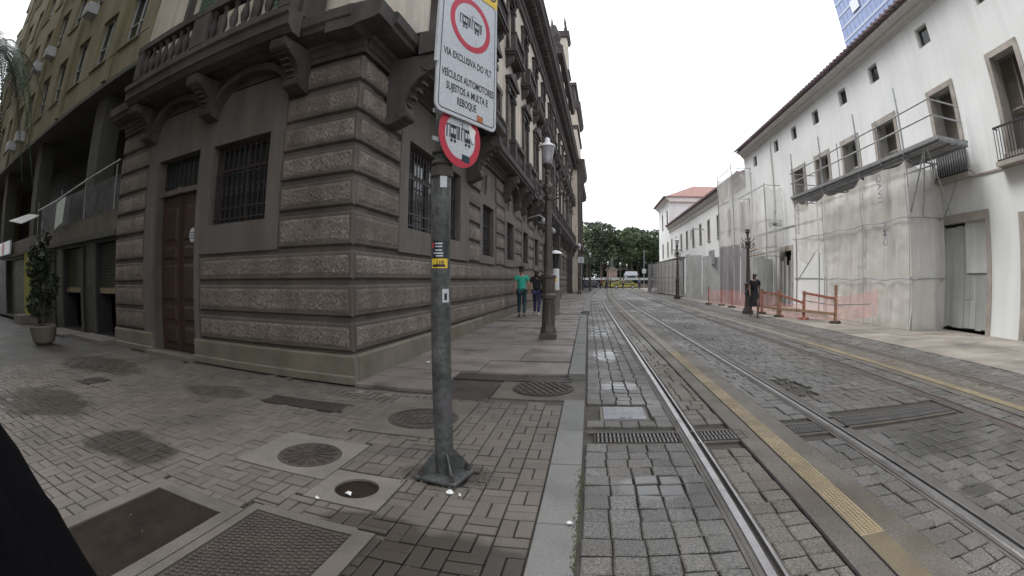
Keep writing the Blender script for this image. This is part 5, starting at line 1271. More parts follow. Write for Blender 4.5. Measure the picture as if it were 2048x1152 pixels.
SP = splane(); sg1 = root('traffic_sign', tuple(SP @ Vector((.33, 2.56, 0))), 'large white rectangular tram-only traffic sign with black lettering high on the steel post', 'traffic sign')
plate(SP, rrect(-.015, .675, 2.55, 3.96, .06), -.012, -.004, 'sign_back', 'signback', sg1)
plate(SP, rrect(-.012, .672, 2.553, 3.957, .058), -.004, 0, 'sign_panel', 'signwhite', sg1)
b0 = rrect(.012, .648, 2.577, 3.70, .04); b1 = rrect(.02, .64, 2.585, 3.692, .033); n = len(b0)
mb = MB(SP); mb.add([(p[0], p[1], .001) for p in b0] + [(p[0], p[1], .001) for p in b1], [(i, (i+1) % n, n+(i+1) % n, n+i) for i in range(n)]); mb.build('border_line', 'signblack', sg1)
plate(SP, [(-.012+.004,3.70),(.668,3.70),(.668,3.95),(-.008,3.95)], .0, .0012, 'yellow_band', 'signyel', sg1)
text('ATENÇÃO', 'lettering', sg1, SP @ Matrix.Translation((.32, 3.80, .0016)), .14, 'signblack', .0004)
ringm(SP, (.335, 3.378), .192, .243, .0, .0014, 'red_ring', 'signred', sg1)
tram(SP, (.335, 3.385), .135, sg1, .0002)
for t, x, z, s_ in (('VIA EXCLUSIVA DO VLT', .325, 3.03, .082), ('VEÍCULOS AUTOMOTORES', .335, 2.857, .082), ('SUJEITOS A MULTA E', .325, 2.762, .082), ('REBOQUE', .315, 2.672, .082)):
    wdt = {'VIA EXCLUSIVA DO VLT': .56, 'VEÍCULOS AUTOMOTORES': .60, 'SUJEITOS A MULTA E': .475, 'REBOQUE': .215}[t]
    text(t, 'lettering', sg1, SP @ Matrix.Translation((x, z, .0008)), s_, 'signblack', .0004, width=wdt)
plate(SP, [(.43,2.585),(.505,2.583),(.507,2.632),(.432,2.634)], .0012, .0016, 'sticker', 'sticker', sg1)
SP2 = splane(-.03) @ Matrix.Translation((.02, .045, 0)); sg2 = root('traffic_sign', tuple(SP2 @ Vector((.27, 2.16, 0))), 'round red ringed tram sign, peeling, half hidden below the large white one', 'traffic sign')
ringm(SP2, (.27, 2.385), .0, .222, -.006, -.001, 'sign_back', 'signback', sg2)
ringm(SP2, (.27, 2.385), .165, .226, -.001, .0014, 'red_ring', 'signred', sg2)
ringm(SP2, (.27, 2.385), .0, .166, -.001, .0005, 'sign_panel', 'signwhite', sg2)
tram(SP2, (.27, 2.40), .15, sg2, .0006)
plate(SP2, [(.285,2.208),(.37,2.2),(.375,2.255),(.29,2.262)], .0016, .002, 'sticker', 'jeans', sg2)
plate(SP2, [(.36,2.5),(.44,2.47),(.41,2.36),(.37,2.41)], .0006, .003, 'peeling_film', 'litter', sg2)
for y in (2.3, 2.5): MB(SP2).box(.0, .3, y, y+.03, -.02, -.008).build('sign_bracket', 'galv', sg2)
MB(splane(.02)).box(-.045, -.02, 2.9, 3.6, -.02, .0).build('side_label', 'signwhite', sg1)

# ================================================================== STREET LAMPS
def lamp(lab, lantern=True, sc_=1.0):
    r_ = root('street_lamp', (0,0,0), lab, 'street lamp', 'ornate iron street lamps')
    mb = MB(); mb.cbox(-.19,.19,-.19,.19,0,.2,.02); mb.build('plinth', 'lampiron', r_)
    mb = MB(); mb.lathe([(.185,.2),(.18,.26),(.15,.36),(.13,.55),(.125,.85),(.14,.95),(.17,.98),(.175,1.05),(.14,1.1),(.15,1.16),(.15,1.42),(.18,1.45),(.18,1.5),(.12,1.53),(.105,1.6),(.085,2.4),(.07,3.2),(.09,3.22),(.09,3.3),(.065,3.34)], seg=12); mb.build('shaft', 'lampiron', r_)
    for k in range(8):
        a = k*math.pi/4; mb = MB(); mb.tube([(.135*math.cos(a), .135*math.sin(a), .4), (.125*math.cos(a), .125*math.sin(a), .85)], .014, 4); mb.build('fluting', 'lampiron', r_)
    mb = MB(); mb.lathe([(.065,3.34),(.1,3.42),(.13,3.5),(.1,3.58),(.06,3.64),(.045,3.8),(.06,3.86),(.05,3.92),(.1,4.0),(.12,4.05),(.1,4.08)], seg=12); mb.build('head_neck', 'lampiron', r_)
    for k in range(4):
        a = math.pi/4*0 + k*math.pi/2; c, s = math.cos(a), math.sin(a); mb = MB()
        pts = [(.05,3.3),(.14,3.22),(.26,3.26),(.31,3.36),(.27,3.44),(.2,3.42),(.19,3.35),(.23,3.32)]
        mb.tube([(x*c, x*s, z) for x, z in pts], .022, 5); mb.tube([(x*c, x*s, z) for x, z in [(.08,3.5),(.18,3.55),(.26,3.66),(.3,3.72),(.34,3.68)]], .02, 5)
        mb.lathe([(.0,.0),(.035,.02),(.03,.06),(.0,.1)], c=(.27*c, .27*s, 3.44), seg=6); mb.build('scroll_bracket', 'lampiron', r_)
    if lantern:
        l_ = MB().lathe([(.09,4.08),(.115,4.2),(.16,4.46),(.165,4.48)], seg=12).build('lantern', 'lampglass', r_, smooth=True)
        MB().lathe([(.04,4.09),(.05,4.2),(.03,4.36)], seg=8).build('lamp_bulb', 'lampwhite', l_)
        MB().lathe([(.19,4.475),(.185,4.5),(.13,4.545),(.075,4.57),(.065,4.62),(.06,4.68),(.02,4.71)], seg=16).build('lantern_cap', 'lampwhite', r_, smooth=True)
    else: MB().lathe([(.04,4.08),(.1,4.1),(.1,4.16),(.03,4.18)], seg=8).build('lantern_seat', 'lampiron', r_)
    return r_
lp = lamp('ornate iron lamp with white capped lantern beside the walking couple on the footway')
lp2 = lamp('ornate iron lamp without lantern beside the woman in black', False)
TREE = {}
for x in bpy.data.objects:
    TREE.setdefault(x.name, [])
    if x.parent: TREE.setdefault(x.parent.name, []).append(x)
lp.location = (-.88, 10.2, .03)
lp2.location = (7.03, 19.0, 0); lp2.scale = (1, 1, .87)
copy_tree(lp, (6.95, 34.6, 0), .3, 'lamp with lantern in front of the pale corrugated hoarding', tree=TREE)
copy_tree(lp, (-.75, 42, .12), .1, 'iron lamp at the kerb beyond the white plate on its pole', tree=TREE)
copy_tree(lp, (.3, 56, .12), .1, 'small distant lamp with white lantern at the end of the raised kerb', tree=TREE)
for x, y, l in ((3.6, 80, 'far lamp globe left of the monument pedestal'), (6.1, 84, 'far lamp beside the right edge of the monument pedestal'), (8.0, 92, 'far lamp under the trees between taxi and pole'), (13.4, 72, 'far lamp before the corner of the white end block')):
    copy_tree(lp, (x, y, 0), 0, l, tree=TREE)

# white capped lantern on a painted cylinder behind the lamp
kk = root('lantern_pillar', (-1.2, 17, .1), 'squat pillar with yellow sticker and white capped lantern, right behind the iron lamp', 'pillar')
mb = MB(); mb.lathe([(.2,.0),(.2,.12),(.17,.14),(.17,.85),(.19,.88),(.19,.95)], c=(-1.2,17,.1), seg=18); mb.build('pillar_base', 'conc', kk)
mb = MB(); mb.lathe([(.145,.95),(.145,1.72),(.12,1.74)], c=(-1.2,17,.1), seg=18); mb.build('pillar_drum', 'corr', kk)
MB().box(-1.25,-1.15,16.84,16.855,1.35,1.55).build('sticker', 'signyel', kk)
mb = MB(); mb.lathe([(.12,1.74),(.13,1.8),(.06,1.84),(.16,2.3)], c=(-1.2,17,.1), seg=6); mb.build('lantern_glass', 'glass', kk)
for k in range(6):
    a = (k+.5)*math.pi/3; MB().tube([(-1.2+.07*math.cos(a), 17+.07*math.sin(a), 1.93), (-1.2+.18*math.cos(a), 17+.18*math.sin(a), 2.42)], .013, 4).build('lantern_bar', 'lampiron', kk)
mb = MB(); mb.lathe([(.26,2.3),(.25,2.34),(.15,2.4),(.03,2.44)], c=(-1.2,17,.1), seg=16); mb.build('lantern_cap', 'lampwhite', kk)
# plate on thin pole farther along
s_ = root('pole_sign', (-.5, 38, .1), 'small white square plate on a thin pole by the kerb beside the far facade', 'sign')
MB().tube([(-.5,38,.1),(-.5,38,3.4)], .03, 6).build('pole', 'galv', s_); MB().box(-.78,-.3,37.93,37.97,2.85,3.35).build('sign_plate', 'signwhite', s_); MB().box(-.6,-.48,37.915,37.93,2.88,3.3).build('sign_print', 'signback', s_)

# ================================================================== PEOPLE
def skinmesh(name, verts, edges, rad, matn, parent, sub=1, root_i=0, **kw):
    me = bpy.data.meshes.new(name); me.from_pydata(verts, edges, []); me.materials.append(M[matn])
    o = bpy.data.objects.new(name, me); COL.objects.link(o); o.parent = parent
    md = o.modifiers.new('skin', 'SKIN'); md.use_smooth_shade = True
    if not me.skin_vertices: me.attributes.new('skin_vertices', 'FLOAT', 'POINT') if False else None
    o.data.update()
    sv = me.skin_vertices[0].data if me.skin_vertices else None
    if sv is None: 
        bm_ = __import__('bmesh').new(); bm_.from_mesh(me); bm_.verts.layers.skin.verify(); bm_.to_mesh(me); bm_.free(); sv = me.skin_vertices[0].data
    for i, r_ in enumerate(rad): sv[i].radius = r_ if isinstance(r_, tuple) else (r_, r_); sv[i].use_root = (i == root_i)
    if sub: m2 = o.modifiers.new('sub', 'SUBSURF'); m2.levels = sub; m2.render_levels = sub
    return tag(o, **kw)
def person(loc, rz, lab, h, skin, top, legs, shoe, step=.12, arm=.1, skirt=False, hairlong=False, sleeves='short', bag=False, bulk=1.0, group=None):
    """figure faces local +y; h = standing height"""
    r_ = root('person', loc, lab, 'person', group); r_.rotation_euler = (0, 0, rz); k = h/1.72; b = bulk
    J = dict(pel=(0,0,.93), wst=(0,-.005,1.07), chs=(0,-.01,1.27), nk0=(0,-.01,1.43), nk=(0,.0,1.5), hd=(0,.015,1.58), ht=(0,.01,1.66),
             hl=(-.09,0,.88), kl=(-.10,step+.05,.5), al=(-.10,-step*.2+step,.09), fl=(-.10,step+.13,.04),
             hr=(.09,0,.88), kr=(.10,-step*.3+.03,.49), ar=(.10,-step-.12,.12), fr=(.10,-step+.02,.05),
             sl=(-.175,-.01,1.40), el=(-.23,-arm*.6,1.13), wl=(-.24,-arm*.3,.88), pl=(-.24,-arm*.2,.81),
             sr=(.175,-.01,1.40), er=(.23,arm*.2,1.13), wr=(.235,arm*1.2,.9), pr=(.235,arm*1.4,.83))
    ks = list(J); vi = {n: i for i, n in enumerate(ks)}; V = [tuple(c*k for c in J[n]) for n in ks]
    E_ = [('pel','wst'),('wst','chs'),('chs','nk0'),('nk0','nk'),('nk','hd'),('hd','ht'),('pel','hl'),('hl','kl'),('kl','al'),('al','fl'),('pel','hr'),('hr','kr'),('kr','ar'),('ar','fr'),('chs','sl'),('sl','el'),('el','wl'),('wl','pl'),('chs','sr'),('sr','er'),('er','wr'),('wr','pr')]
    rad = dict(pel=(.13,.1),wst=(.115,.085),chs=(.135,.095),nk0=(.07,.06),nk=.05,hd=(.075,.09),ht=(.07,.085),hl=.085,kl=.055,al=.036,fl=.035,hr=.085,kr=.055,ar=.036,fr=.035,sl=.055,el=.04,wl=.027,pl=.033,sr=.055,er=.04,wr=.027,pr=.033)
    sc2_ = lambda q, f: tuple(x*k*f for x in q) if isinstance(q, tuple) else q*k*f
    skinmesh('body', V, [(vi[a], vi[c]) for a, c in E_], [sc2_(rad[n], b if n in ('pel','wst','chs') else 1) for n in ks], skin, r_, 1)
    def part(name, names, edges, rr, matn, ri=0): skinmesh(name, [tuple(c*k for c in (J[n] if isinstance(n, str) else n)) for n in names], edges, [sc2_(q, b) for q in rr], matn, r_, 1, ri)
    lo = (0,-.005,.98) if not skirt else (0,0,.95)
    part('shirt', [lo,'wst','chs',(0,-.01,1.42),'sl','sr',(-.215,-.03*1,1.22),(.215,0,1.22)] + ([] if sleeves == 'short' else ['el','er','wl','wr']), [(0,1),(1,2),(2,3),(2,4),(2,5),(4,6),(5,7)] + ([] if sleeves == 'short' else [(6,8),(7,9),(8,10),(9,11)]),
         [(.15,.115),(.142,.11),(.158,.115),(.085,.075),.078,.078,.066,.066] + ([] if sleeves == 'short' else [.052,.052,.04,.04]), top, 1)
    if not skirt:
        part('trousers', ['pel','hl','kl',(J['al'][0],J['al'][1],.13),'hr','kr',(J['ar'][0],J['ar'][1],.15)], [(0,1),(1,2),(2,3),(0,4),(4,5),(5,6)], [(.14,.115),.1,.072,.058,.1,.072,.058], legs, 0)
    else:
        mb = MB(); n = 16
        for z, rx, ry, oy in ((1.02,.15,.115,0),(.9,.185,.15,0),(.7,.21,.2,.02),(.5,.235,.25,.03),(.42,.24,.27,.03)):
            for i in range(n): a = 2*math.pi*i/n; q = 1+.07*math.sin(4*a); mb.v.append((rx*q*k*math.cos(a), (ry*q*math.sin(a)+oy)*k, z*k))
        for j in range(4):
            for i in range(n): mb.f.append((j*n+i, j*n+(i+1) % n, (j+1)*n+(i+1) % n, (j+1)*n+i)); mb.mi.append(0)
        r0 = r_.location.copy(); r_.location = (0,0,0); mb.build('skirt', legs, r_, smooth=True); r_.location = r0
    for s, f0 in (('l', J['al']), ('r', J['ar'])):
        part('shoe', [(f0[0], f0[1]-.03, f0[2]-.03), (f0[0], f0[1]+.07, f0[2]-.045), (f0[0], f0[1]+.16, f0[2]-.05)], [(0,1),(1,2)], [(.05,.045),(.05,.04),(.045,.03)], shoe)
    hv = [(0,-.01,1.56),(0,-.005,1.63),(0,.0,1.69)]; hr_ = [(.078,.08),(.088,.098),(.07,.08)]
    if hairlong: hv = [(0,-.06,1.42)] + hv; hr_ = [(.08,.04)] + hr_
    part('hair', hv, [(i, i+1) for i in range(len(hv)-1)], hr_, 'hair', 1)
    r0 = r_.location.copy(); r_.location = (0,0,0)
    if not group:
        for dx in (-.03, .03): MB().lathe([(.0,-.008),(.011,.0),(.0,.008)], c=(dx*k, .105*k, 1.6*k), seg=6).build('eye', 'hair', r_)
        MB().box(-.02*k, .02*k, .104*k, .108*k, 1.54*k, 1.547*k).build('mouth', 'redcloth', r_)
        MB().add([(-.012*k,.1*k,1.565*k),(.012*k,.1*k,1.565*k),(0,.1*k,1.6*k),(0,.122*k,1.568*k)], [(0,1,3),(1,2,3),(2,0,3)]).build('nose', skin, r_)
        for dx in (-.083, .083): MB().lathe([(.0,-.02),(.016,0),(.0,.02)], c=(dx*k, .0, 1.59*k), seg=6).build('ear', skin, r_)
    # five fingers on each hand
    for s, w_ in ((-1, J['pl']), (1, J['pr'])):
        for q in range(4):
            mb = MB(); y0 = (w_[1]+(-.024+.016*q))*k; x0 = w_[0]*k; z0 = (w_[2]-.02)*k; L_ = (.065, .075, .07, .055)[q]*k
            mb.tube([(x0,y0,z0),(x0-s*.004,y0,z0-L_*.55),(x0-s*.016,y0+.002,z0-L_)], [.0095*k,.009*k,.007*k], 5); mb.build('finger', skin, r_)
        mb = MB(); mb.tube([(w_[0]*k,(w_[1]+.025)*k,(w_[2]+.02)*k),((w_[0]-s*.008)*k,(w_[1]+.05)*k,(w_[2]-.01)*k),((w_[0]-s*.012)*k,(w_[1]+.052)*k,(w_[2]-.035)*k)], [.011*k,.01*k,.008*k], 5); mb.build('thumb', skin, r_)
    if bag:
        mb = MB(); mb.cbox(.2,.34,-.12,.12,.82*k,1.08*k,.03); mb.tube([(.2,0,1.05*k),(.1,-.1,1.3*k),(-.05,-.12,1.42*k),(-.12,.02,1.46*k),(.05,.12,1.25*k),(.2,.05,1.06*k)], .012, 5); mb.build('shoulder_bag', 'blackcloth', r_)
    r_.location = r0
    return r_
person((-2.28, 15.6, .12), R(4), 'man in turquoise shirt and dark trousers walking away beside the stone wall', 1.76, 'skin', 'shirt', 'jeans', 'shoe', .1, .08)
person((-1.84, 16.4, .12), R(-4), 'woman in black top and navy trousers walking away beside the man in turquoise', 1.68, 'skin', 'blackcloth', 'navy', 'shoew', .12, .1, hairlong=True, bag=True, bulk=1.05)
person((6.68, 17.3, 0), R(172), 'woman in black dress walking towards us in front of the street lamp', 1.74, 'skindark', 'blackcloth', 'blackcloth', 'shoe', .24, .2, skirt=True, hairlong=True, bag=True)
far_people = [((2.2,72,0),'redcloth','blackcloth','distant pedestrian in dark red nearest the kerb end'), ((3.0,73,0),'blackcloth','navy','distant pedestrian in black between two in red'),
 ((3.7,72.5,0),'redcloth','jeans','distant pedestrian in red beside the yellow taxi bonnet'), ((5.6,71,0),'pinkcloth','jeans','distant pedestrian in pale top before the yellow taxi door'),
 ((9.2,80,0),'bluecloth','navy','distant person in blue beyond the taxi boot'), ((11.0,78,0),'blackcloth','jeans','distant person in black by the pale kiosk board'), ((-.4,60,.1),'blackcloth','navy','distant figure in black on the footway under the far facade')]
for i, (p, a, b_, l) in enumerate(far_people): person(p, R(40*i+20), l, 1.7, 'skin', a, b_, 'shoe', .1, .08, group='far pedestrians')

# ================================================================== CARS
def car(loc, rz, lab, paint, stripe=False):
    r_ = root('parked_car', (0,0,0), lab, 'car', 'cars along the square')
    pr = [(-2.2,.35),(-2.22,.62),(-2.15,.85),(-1.75,.93),(-1.15,1.36),(-.7,1.46),(.35,1.45),(.7,1.38),(1.3,.98),(2.0,.86),(2.2,.7),(2.22,.4),(1.75,.28),(-1.8,.28)]
    mb = MB(); n = len(pr)
    for y, w_ in ((-.82,.97),(-.86,1),(.86,1),(.82,.97)):
        for x, z in pr: yy = y*(.86 if z > 1.2 else 1); mb.v.append((x*w_, yy, z))
    mb.f = [tuple(range(n))[::-1], tuple(range(3*n, 4*n))] + [(j*n+i, j*n+(i+1) % n, (j+1)*n+(i+1) % n, (j+1)*n+i) for j in range(3) for i in range(n)]; mb.mi = [0]*len(mb.f)
    mb.build('body', paint, r_)
    for s in (-1, 1):
        for poly in ([(-1.5,.98),(-1.1,1.3),(-.62,1.4),(-.3,1.4),(-.3,.98)], [(-.22,.98),(-.22,1.4),(.34,1.39),(.66,1.3),(1.08,.98)]):
            m2 = MB(); ya, yb = s*.855, s*.80; k = len(poly)
            m2.add([(x, s*(.866 if z < 1.2 else .765), z) for x, z in poly] + [(x, s*(.84 if z < 1.2 else .74), z) for x, z in poly], [tuple(range(k))] + [(i, (i+1) % k, (i+1) % k+k, i+k) for i in range(k)]); m2.build('side_window', 'glass', r_)
        for x in (-1.38, 1.38):
            w2 = MB().lathe([(.31,-.09),(.31,.09)], m=Matrix.Translation((x, s*.80, .31)) @ Matrix.Rotation(R(90), 4, 'X'), seg=16).build('wheel', 'tyre', r_)
            MB().lathe([(.2,-.1),(.2,.1),(.05,.105)], m=Matrix.Translation((x, s*.80, .31)) @ Matrix.Rotation(R(90), 4, 'X'), seg=10).build('rim', 'chrome', w2)
        MB().box(2.13, 2.23, s*.55-.16, s*.55+.16, .6, .74).build('headlight', 'chrome', r_); MB().box(-2.23, -2.12, s*.62-.13, s*.62+.13, .66, .82).build('tail_light', 'tail', r_)
    m2 = MB(); m2.add([(1.27,-.7,1.0),(1.27,.7,1.0),(.74,.62,1.37),(.74,-.62,1.37),(1.29,-.7,1.02),(1.29,.7,1.02),(.76,.62,1.39),(.76,-.62,1.39)], [(0,1,2,3),(4,5,6,7)]); m2.build('windscreen', 'glass', r_)
    if stripe: 
        mb = MB()
        for s in (-1, 1): mb.box(-2.0, 2.0, s*.862-.004, s*.862+.004, .66, .76)
        mb.build('side_stripe', 'cardark', r_)
    r_.location = loc; r_.rotation_euler = (0, 0, rz); return r_
car((6.3, 78, 0), R(180), 'yellow taxi nearest the middle of the street end', 'taxi', True)
car((4.0, 82, 0), R(180), 'second yellow taxi half behind the pedestrians and first taxi', 'taxi', True)
car((14.2, 75, 0), R(5), 'white car at the edge of the slatted hoarding', 'carwhite')
car((.4, 80, 0), R(180), 'dark car behind the kerb lamp at the street end', 'cardark')
car((-4.2, 83, 0), R(180), 'dark car mostly behind the corner of the far facade', 'cardark')

# ================================================================== SQUARE: wall, monument, kiosks, poles
wl = root('white_canopy', (4, 85, 0), 'long low white canopy on posts behind the taxis', 'canopy')
MB().box(-6, 12.2, 84.2, 87, 1.45, 1.85).build('canopy_roof', 'signwhite', wl)
for x in range(-6, 13, 2): MB().box(x, x+.12, 84.4, 84.55, 0, 1.45).build('post', 'darkpanel', wl)
MB().box(-6, 12, 86.5, 86.6, 0, 1.45).build('back_panel', 'darkpanel', wl)
mo = root('monument', (4.8, 88, 0), 'stone monument with dark standing figure on a capped pedestal under the trees', 'monument')
MB().box(3.0, 6.6, 87, 90, 0, 1.9).build('pedestal_base', 'greystone', mo)
mb = MB(); mb.box(3.85, 5.75, 87.5, 89.2, 1.9, 3.3); mb.build('pedestal', 'brownstone', mo)
mb = MB(); mb.box(3.6, 6.0, 87.2, 89.5, 3.3, 3.55); mb.prism([(3.9,3.55),(5.7,3.55),(5.2,4.0),(4.4,4.0)], 87.6, 89.1, 'y'); mb.build('pedestal_cap', 'conc', mo)
mb = MB(); mb.tube([(4.8,88.3,4.0),(4.75,88.3,4.7),(4.8,88.3,5.3),(4.85,88.3,5.6)], [.28,.3,.26,.12], 8); mb.lathe([(.0,-.15),(.13,0),(.0,.17)], c=(4.88,88.3,5.8), seg=8); mb.tube([(4.95,88.3,5.4),(5.4,88.3,5.6),(5.9,88.3,6.0)], [.1,.08,.05], 6); mb.tube([(4.6,88.3,5.3),(4.3,88.3,4.9),(4.4,88.3,4.6)], [.1,.08,.06], 6); mb.build('statue', 'bronze', mo)
ki = root('kiosk', (8.4, 86, 0), 'small pale kiosk with sloping roof just right of the monument', 'kiosk')
MB().box(7.4, 9.6, 87.5, 89.5, 0, 2.4).build('booth', 'corr', ki); MB().prism([(7.2,2.4),(9.8,2.4),(9.5,3.1),(7.6,3.1)], 87.2, 89.7, 'y').build('roof', 'signwhite', ki); MB().box(7.7, 9.3, 87.44, 87.5, 1.3, 2.2).build('window', 'glass', ki)
bo = root('info_board', (14.4, 88, 0), 'pale tall notice board with yellow header near the white car', 'notice board')
MB().box(13.0, 14.6, 82, 82.2, 1.2, 3.1).build('board', 'beige', bo); MB().box(12.95, 14.65, 81.95, 82.25, 3.1, 3.35).build('header', 'signyel', bo); MB().box(13.1, 13.25, 82.05, 82.15, 0, 1.2).build('leg', 'galv', bo); MB().box(14.35, 14.5, 82.05, 82.15, 0, 1.2).build('leg', 'galv', bo)
for x, y, h_, l, pl in ((9.9,79,6.6,'tall thin pole with square plate rising behind the low wall of the square',1),(13.6,84,7.2,'bare thin pole right of the plated one',0),(15.4,86,9.5,'tall twin-headed lamp mast at the corner of the white end block',2)):
    r_ = root('pole', (x, y, 0), l, 'pole'); MB().tube([(x,y,0),(x,y,h_)], .07, 6).build('mast', 'galv', r_)
    if pl == 1: MB().box(x-.35, x+.35, y-.1, y-.05, 2.6, 3.4).build('plate', 'signwhite', r_)
    if pl == 2:
        for s in (-1, 1): MB().tube([(x,y,h_),(x+s*.9,y,h_+.3),(x+s*1.1,y,h_+.1)], .05, 5).build('lamp_arm', 'galv', r_)
mb = MB(); mb.box(9.2, 15, 83.0, 83.4, 0, .75); mb.build('low_wall', 'conc', label='low grey wall behind the tall pole, right of the taxi', cat='wall')
for x, l in ((8.6,'short iron bollard just right of the yellow taxi'), (10.2,'short iron bollard beneath the plated pole'), (11.7,'short iron bollard nearest the slatted hoarding'), (3.0,'short iron bollard among the distant pedestrians in red'), (1.6,'short iron bollard closest to the kerb end lamp')):
    b_ = MB(); b_.lathe([(.1,0),(.09,.7),(.12,.74),(.06,.86)], c=(x, 74.5, 0), seg=8); b_.build('bollard', 'cast', label=l, cat='bollard', group='bollards across the street end')

# ================================================================== TREES
def leafcloud(blobs, n, size, name, matn, par, seed):
    rnd = random.Random(seed); vs = []; fs = []
    tot = sum(b[3]**2 for b in blobs)
    for (bx_, by_, bz_, br) in blobs:
        for _ in range(int(n*br*br/tot)):
            while True:
                d = Vector((rnd.uniform(-1,1), rnd.uniform(-1,1), rnd.uniform(-1,1)))
                if .25 < d.length <= 1: break
            d = d.normalized() * (d.length**.35)
            p = Vector((bx_, by_, bz_)) + Vector((d.x, d.y, d.z*.82))*br
            if noise.noise(p*.9) < -.12: continue
            u = Vector((rnd.gauss(0,1), rnd.gauss(0,1), rnd.gauss(0,.6))).normalized(); v = u.cross(Vector((rnd.gauss(0,1), rnd.gauss(0,1), rnd.gauss(0,1)))).normalized()
            s = size*rnd.uniform(.6, 1.4); k = len(vs)
            vs += [tuple(p-u*s), tuple(p+v*s*.45), tuple(p+u*s), tuple(p-v*s*.45)]; fs.append((k, k+1, k+2, k+3))
    mb = MB(); mb.v = vs; mb.f = fs; mb.mi = [0]*len(fs); return mb.build(name, matn, par)
def tree(x, y, h_, w_, lab, seed, n=4200, leaf=.3, matn='leaf'):
    rnd = random.Random(seed); r_ = root('shade_tree', (x, y, 0), lab, 'tree', 'trees on the square')
    mb = MB(); top = h_*.45; mb.tube([(x,y,-.1),(x+.1,y,top*.5),(x-.15,y,top)], [.38,.3,.24], 8)
    blobs = []
    for i in range(9):
        a = i*2.4 + rnd.uniform(-.4,.4); q = w_*rnd.uniform(.25,.62); z = h_*rnd.uniform(.42,.86); br = w_*rnd.uniform(.26,.42)
        bx_, by_ = x+q*math.cos(a), y+q*math.sin(a); blobs.append((bx_, by_, z, br))
        mb.tube([(x-.15,y,top*.9),((x+bx_)/2,(y+by_)/2,(top+z)/2),(bx_,by_,z)], [.16,.1,.05], 5)
    blobs.append((x, y, h_*.8, w_*.42)); blobs.append((x, y, h_*.62, w_*.5))
    mb.build('trunk', 'bark', r_); leafcloud(blobs, n, leaf, 'crown', matn, r_, seed)
tr = [(-4,104,14.5,7,'broad tree whose crown shows over the end of the dark facade'),(3,98,14,6.5,'tree with rounded crown behind the kerb end lamp'),(9.5,97,12.6,6,'tall dense tree behind the monument'),
 (16,99,12.4,6.2,'tree with ragged crown right of the monument tree'),(21.5,101,13.2,6.5,'tree crown beside the white end block, paler green'),(27,106,16,7,'tree rising highest against the white end block'),
 (12.5,112,13.5,7.5,'darker tree filling the gap behind the two middle trees'),(0,114,15.5,8,'darker tree set back behind the left crowns'),(22,118,15,8,'darker tree set back behind the right crowns'),(7,122,14,9,'distant tree seen between the trunks behind the statue'),(31,112,14,8,'distant tree mostly behind the end block')]
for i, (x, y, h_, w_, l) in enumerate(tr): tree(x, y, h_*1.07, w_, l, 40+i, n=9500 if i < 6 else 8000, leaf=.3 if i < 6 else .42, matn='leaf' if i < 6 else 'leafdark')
# shrubs and dark depth of the park
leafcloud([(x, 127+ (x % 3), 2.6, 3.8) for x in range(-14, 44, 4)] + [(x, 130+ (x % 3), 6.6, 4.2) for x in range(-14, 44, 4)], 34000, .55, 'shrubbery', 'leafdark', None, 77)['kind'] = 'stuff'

# potted shrub
pt = root('potted_shrub', (-11.3, 4.45, 0), 'tall leafy dark shrub in a round clay pot before the shops', 'potted plant')
MB().lathe([(.2,0),(.3,.08),(.36,.3),(.38,.42),(.35,.46),(.31,.44),(.3,.38)], c=(-11.7,4.5,0), seg=18).build('pot', 'trunkpot', pt)
mb = MB()
for i in range(7): a = i*.9; mb.tube([(-11.7,4.5,.35),(-11.7+.12*math.cos(a),4.5+.12*math.sin(a),1.2),(-11.7+.25*math.cos(a),4.5+.25*math.sin(a),2.0)], [.03,.022,.01], 5)
mb.build('stem', 'bark', pt)
leafcloud([(-11.8,4.5,.95,.4),(-11.55,4.55,1.35,.42),(-11.75,4.4,1.75,.33),(-11.95,4.5,2.1,.3),(-11.35,4.4,1.9,.26),(-11.6,4.5,2.45,.2),(-12.0,4.5,1.5,.22)], 1300, .08, 'foliage', 'leafdark', pt, 5)
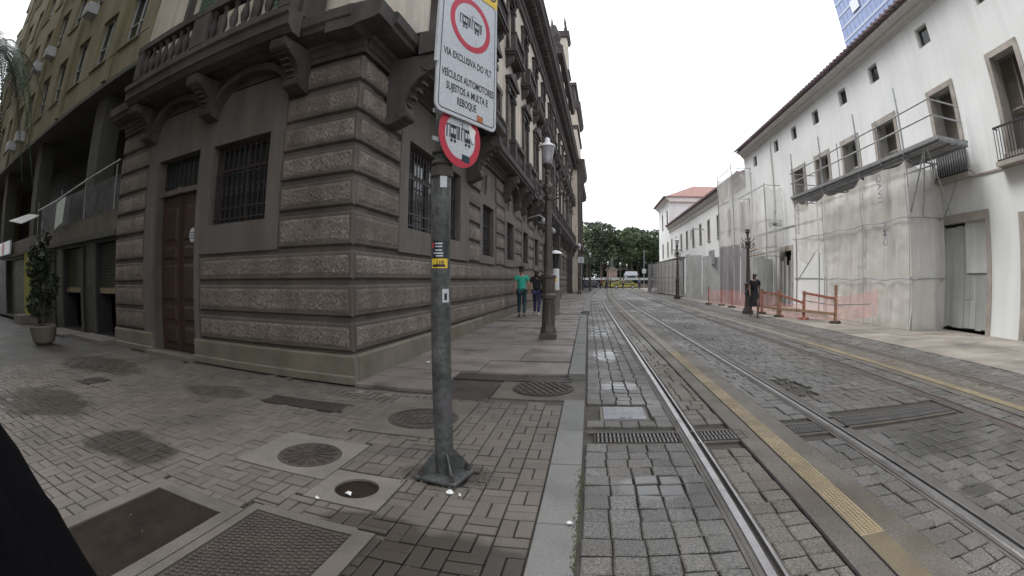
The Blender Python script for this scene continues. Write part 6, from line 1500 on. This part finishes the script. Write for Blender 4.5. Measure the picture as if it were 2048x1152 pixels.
# palm
pm = root('palm_tree', (-14.2, 2.6, 0), 'feathery dark palm hanging over the street before the beige block', 'palm tree')
px2, py2 = -14.2, 2.6
MB().tube([(px2,py2,-.1),(px2+.1,py2,3),(px2,py2,6),(px2+.05,py2,7.6)], [.22,.18,.16,.14], 9).build('trunk', 'bark', pm)
rnd = random.Random(3)
for i in range(22):
    a = i*2.399; up = rnd.uniform(.1, 1.0); L_ = rnd.uniform(2.2, 2.9); pts = []
    for j in range(11):
        t = j/10; pts.append(Vector((px2 + math.cos(a)*L_*t*(1-.15*t), py2 + math.sin(a)*L_*t*(1-.15*t), 7.6 + up*1.6*t - (1.6+1.2*(1-up))*t*t*1.5)))
    mb = MB(); mb.tube(pts, [.03-.002*j for j in range(11)], 4); 
    for j in range(1, 40):
        t = j/40; k = min(9, int(t*10)); p = pts[k].lerp(pts[k+1], t*10-k); d = (pts[k+1]-pts[k]).normalized(); sd_ = d.cross(Vector((0,0,1))).normalized(); ll = .55*math.sin(math.pi*(.12+.85*t))
        for s in (-1, 1):
            e = p + sd_*s*ll + d*ll*.5 - Vector((0,0,ll*.35)); w2 = d*.02; mb.add([tuple(p-w2), tuple(p+w2), tuple(e)], [(0,1,2)])
    mb.build('frond', 'palm', pm)
# the recording car's own window pillar, low at the left
cp = root('window_pillar', (-.7, .1, .5), 'dark edge of the recording car, low beside the camera', 'car part')
MB().tube([(-0.659, 0.033, 1.426), (-0.65, 0.05, 1.317), (-0.633, 0.076, 1.249), (-0.614, 0.1, 1.199), (-0.585, 0.12, 1.138), (-0.538, 0.126, 1.059), (-0.494, 0.127, 1.001), (-0.417, 0.145, 0.929)], .078, 14).build('pillar_trim', 'pillar', cp, smooth=True)
MB().tube([(p[0]*.93+.012, p[1]*.93, 1.42+(p[2]-1.42)*.93) for p in [(-0.659, 0.033, 1.426), (-0.65, 0.05, 1.317), (-0.633, 0.076, 1.249), (-0.614, 0.1, 1.199), (-0.585, 0.12, 1.138), (-0.538, 0.126, 1.059), (-0.494, 0.127, 1.001), (-0.417, 0.145, 0.929)]], .03, 10).build('rubber_seal', 'pillar', cp, smooth=True)
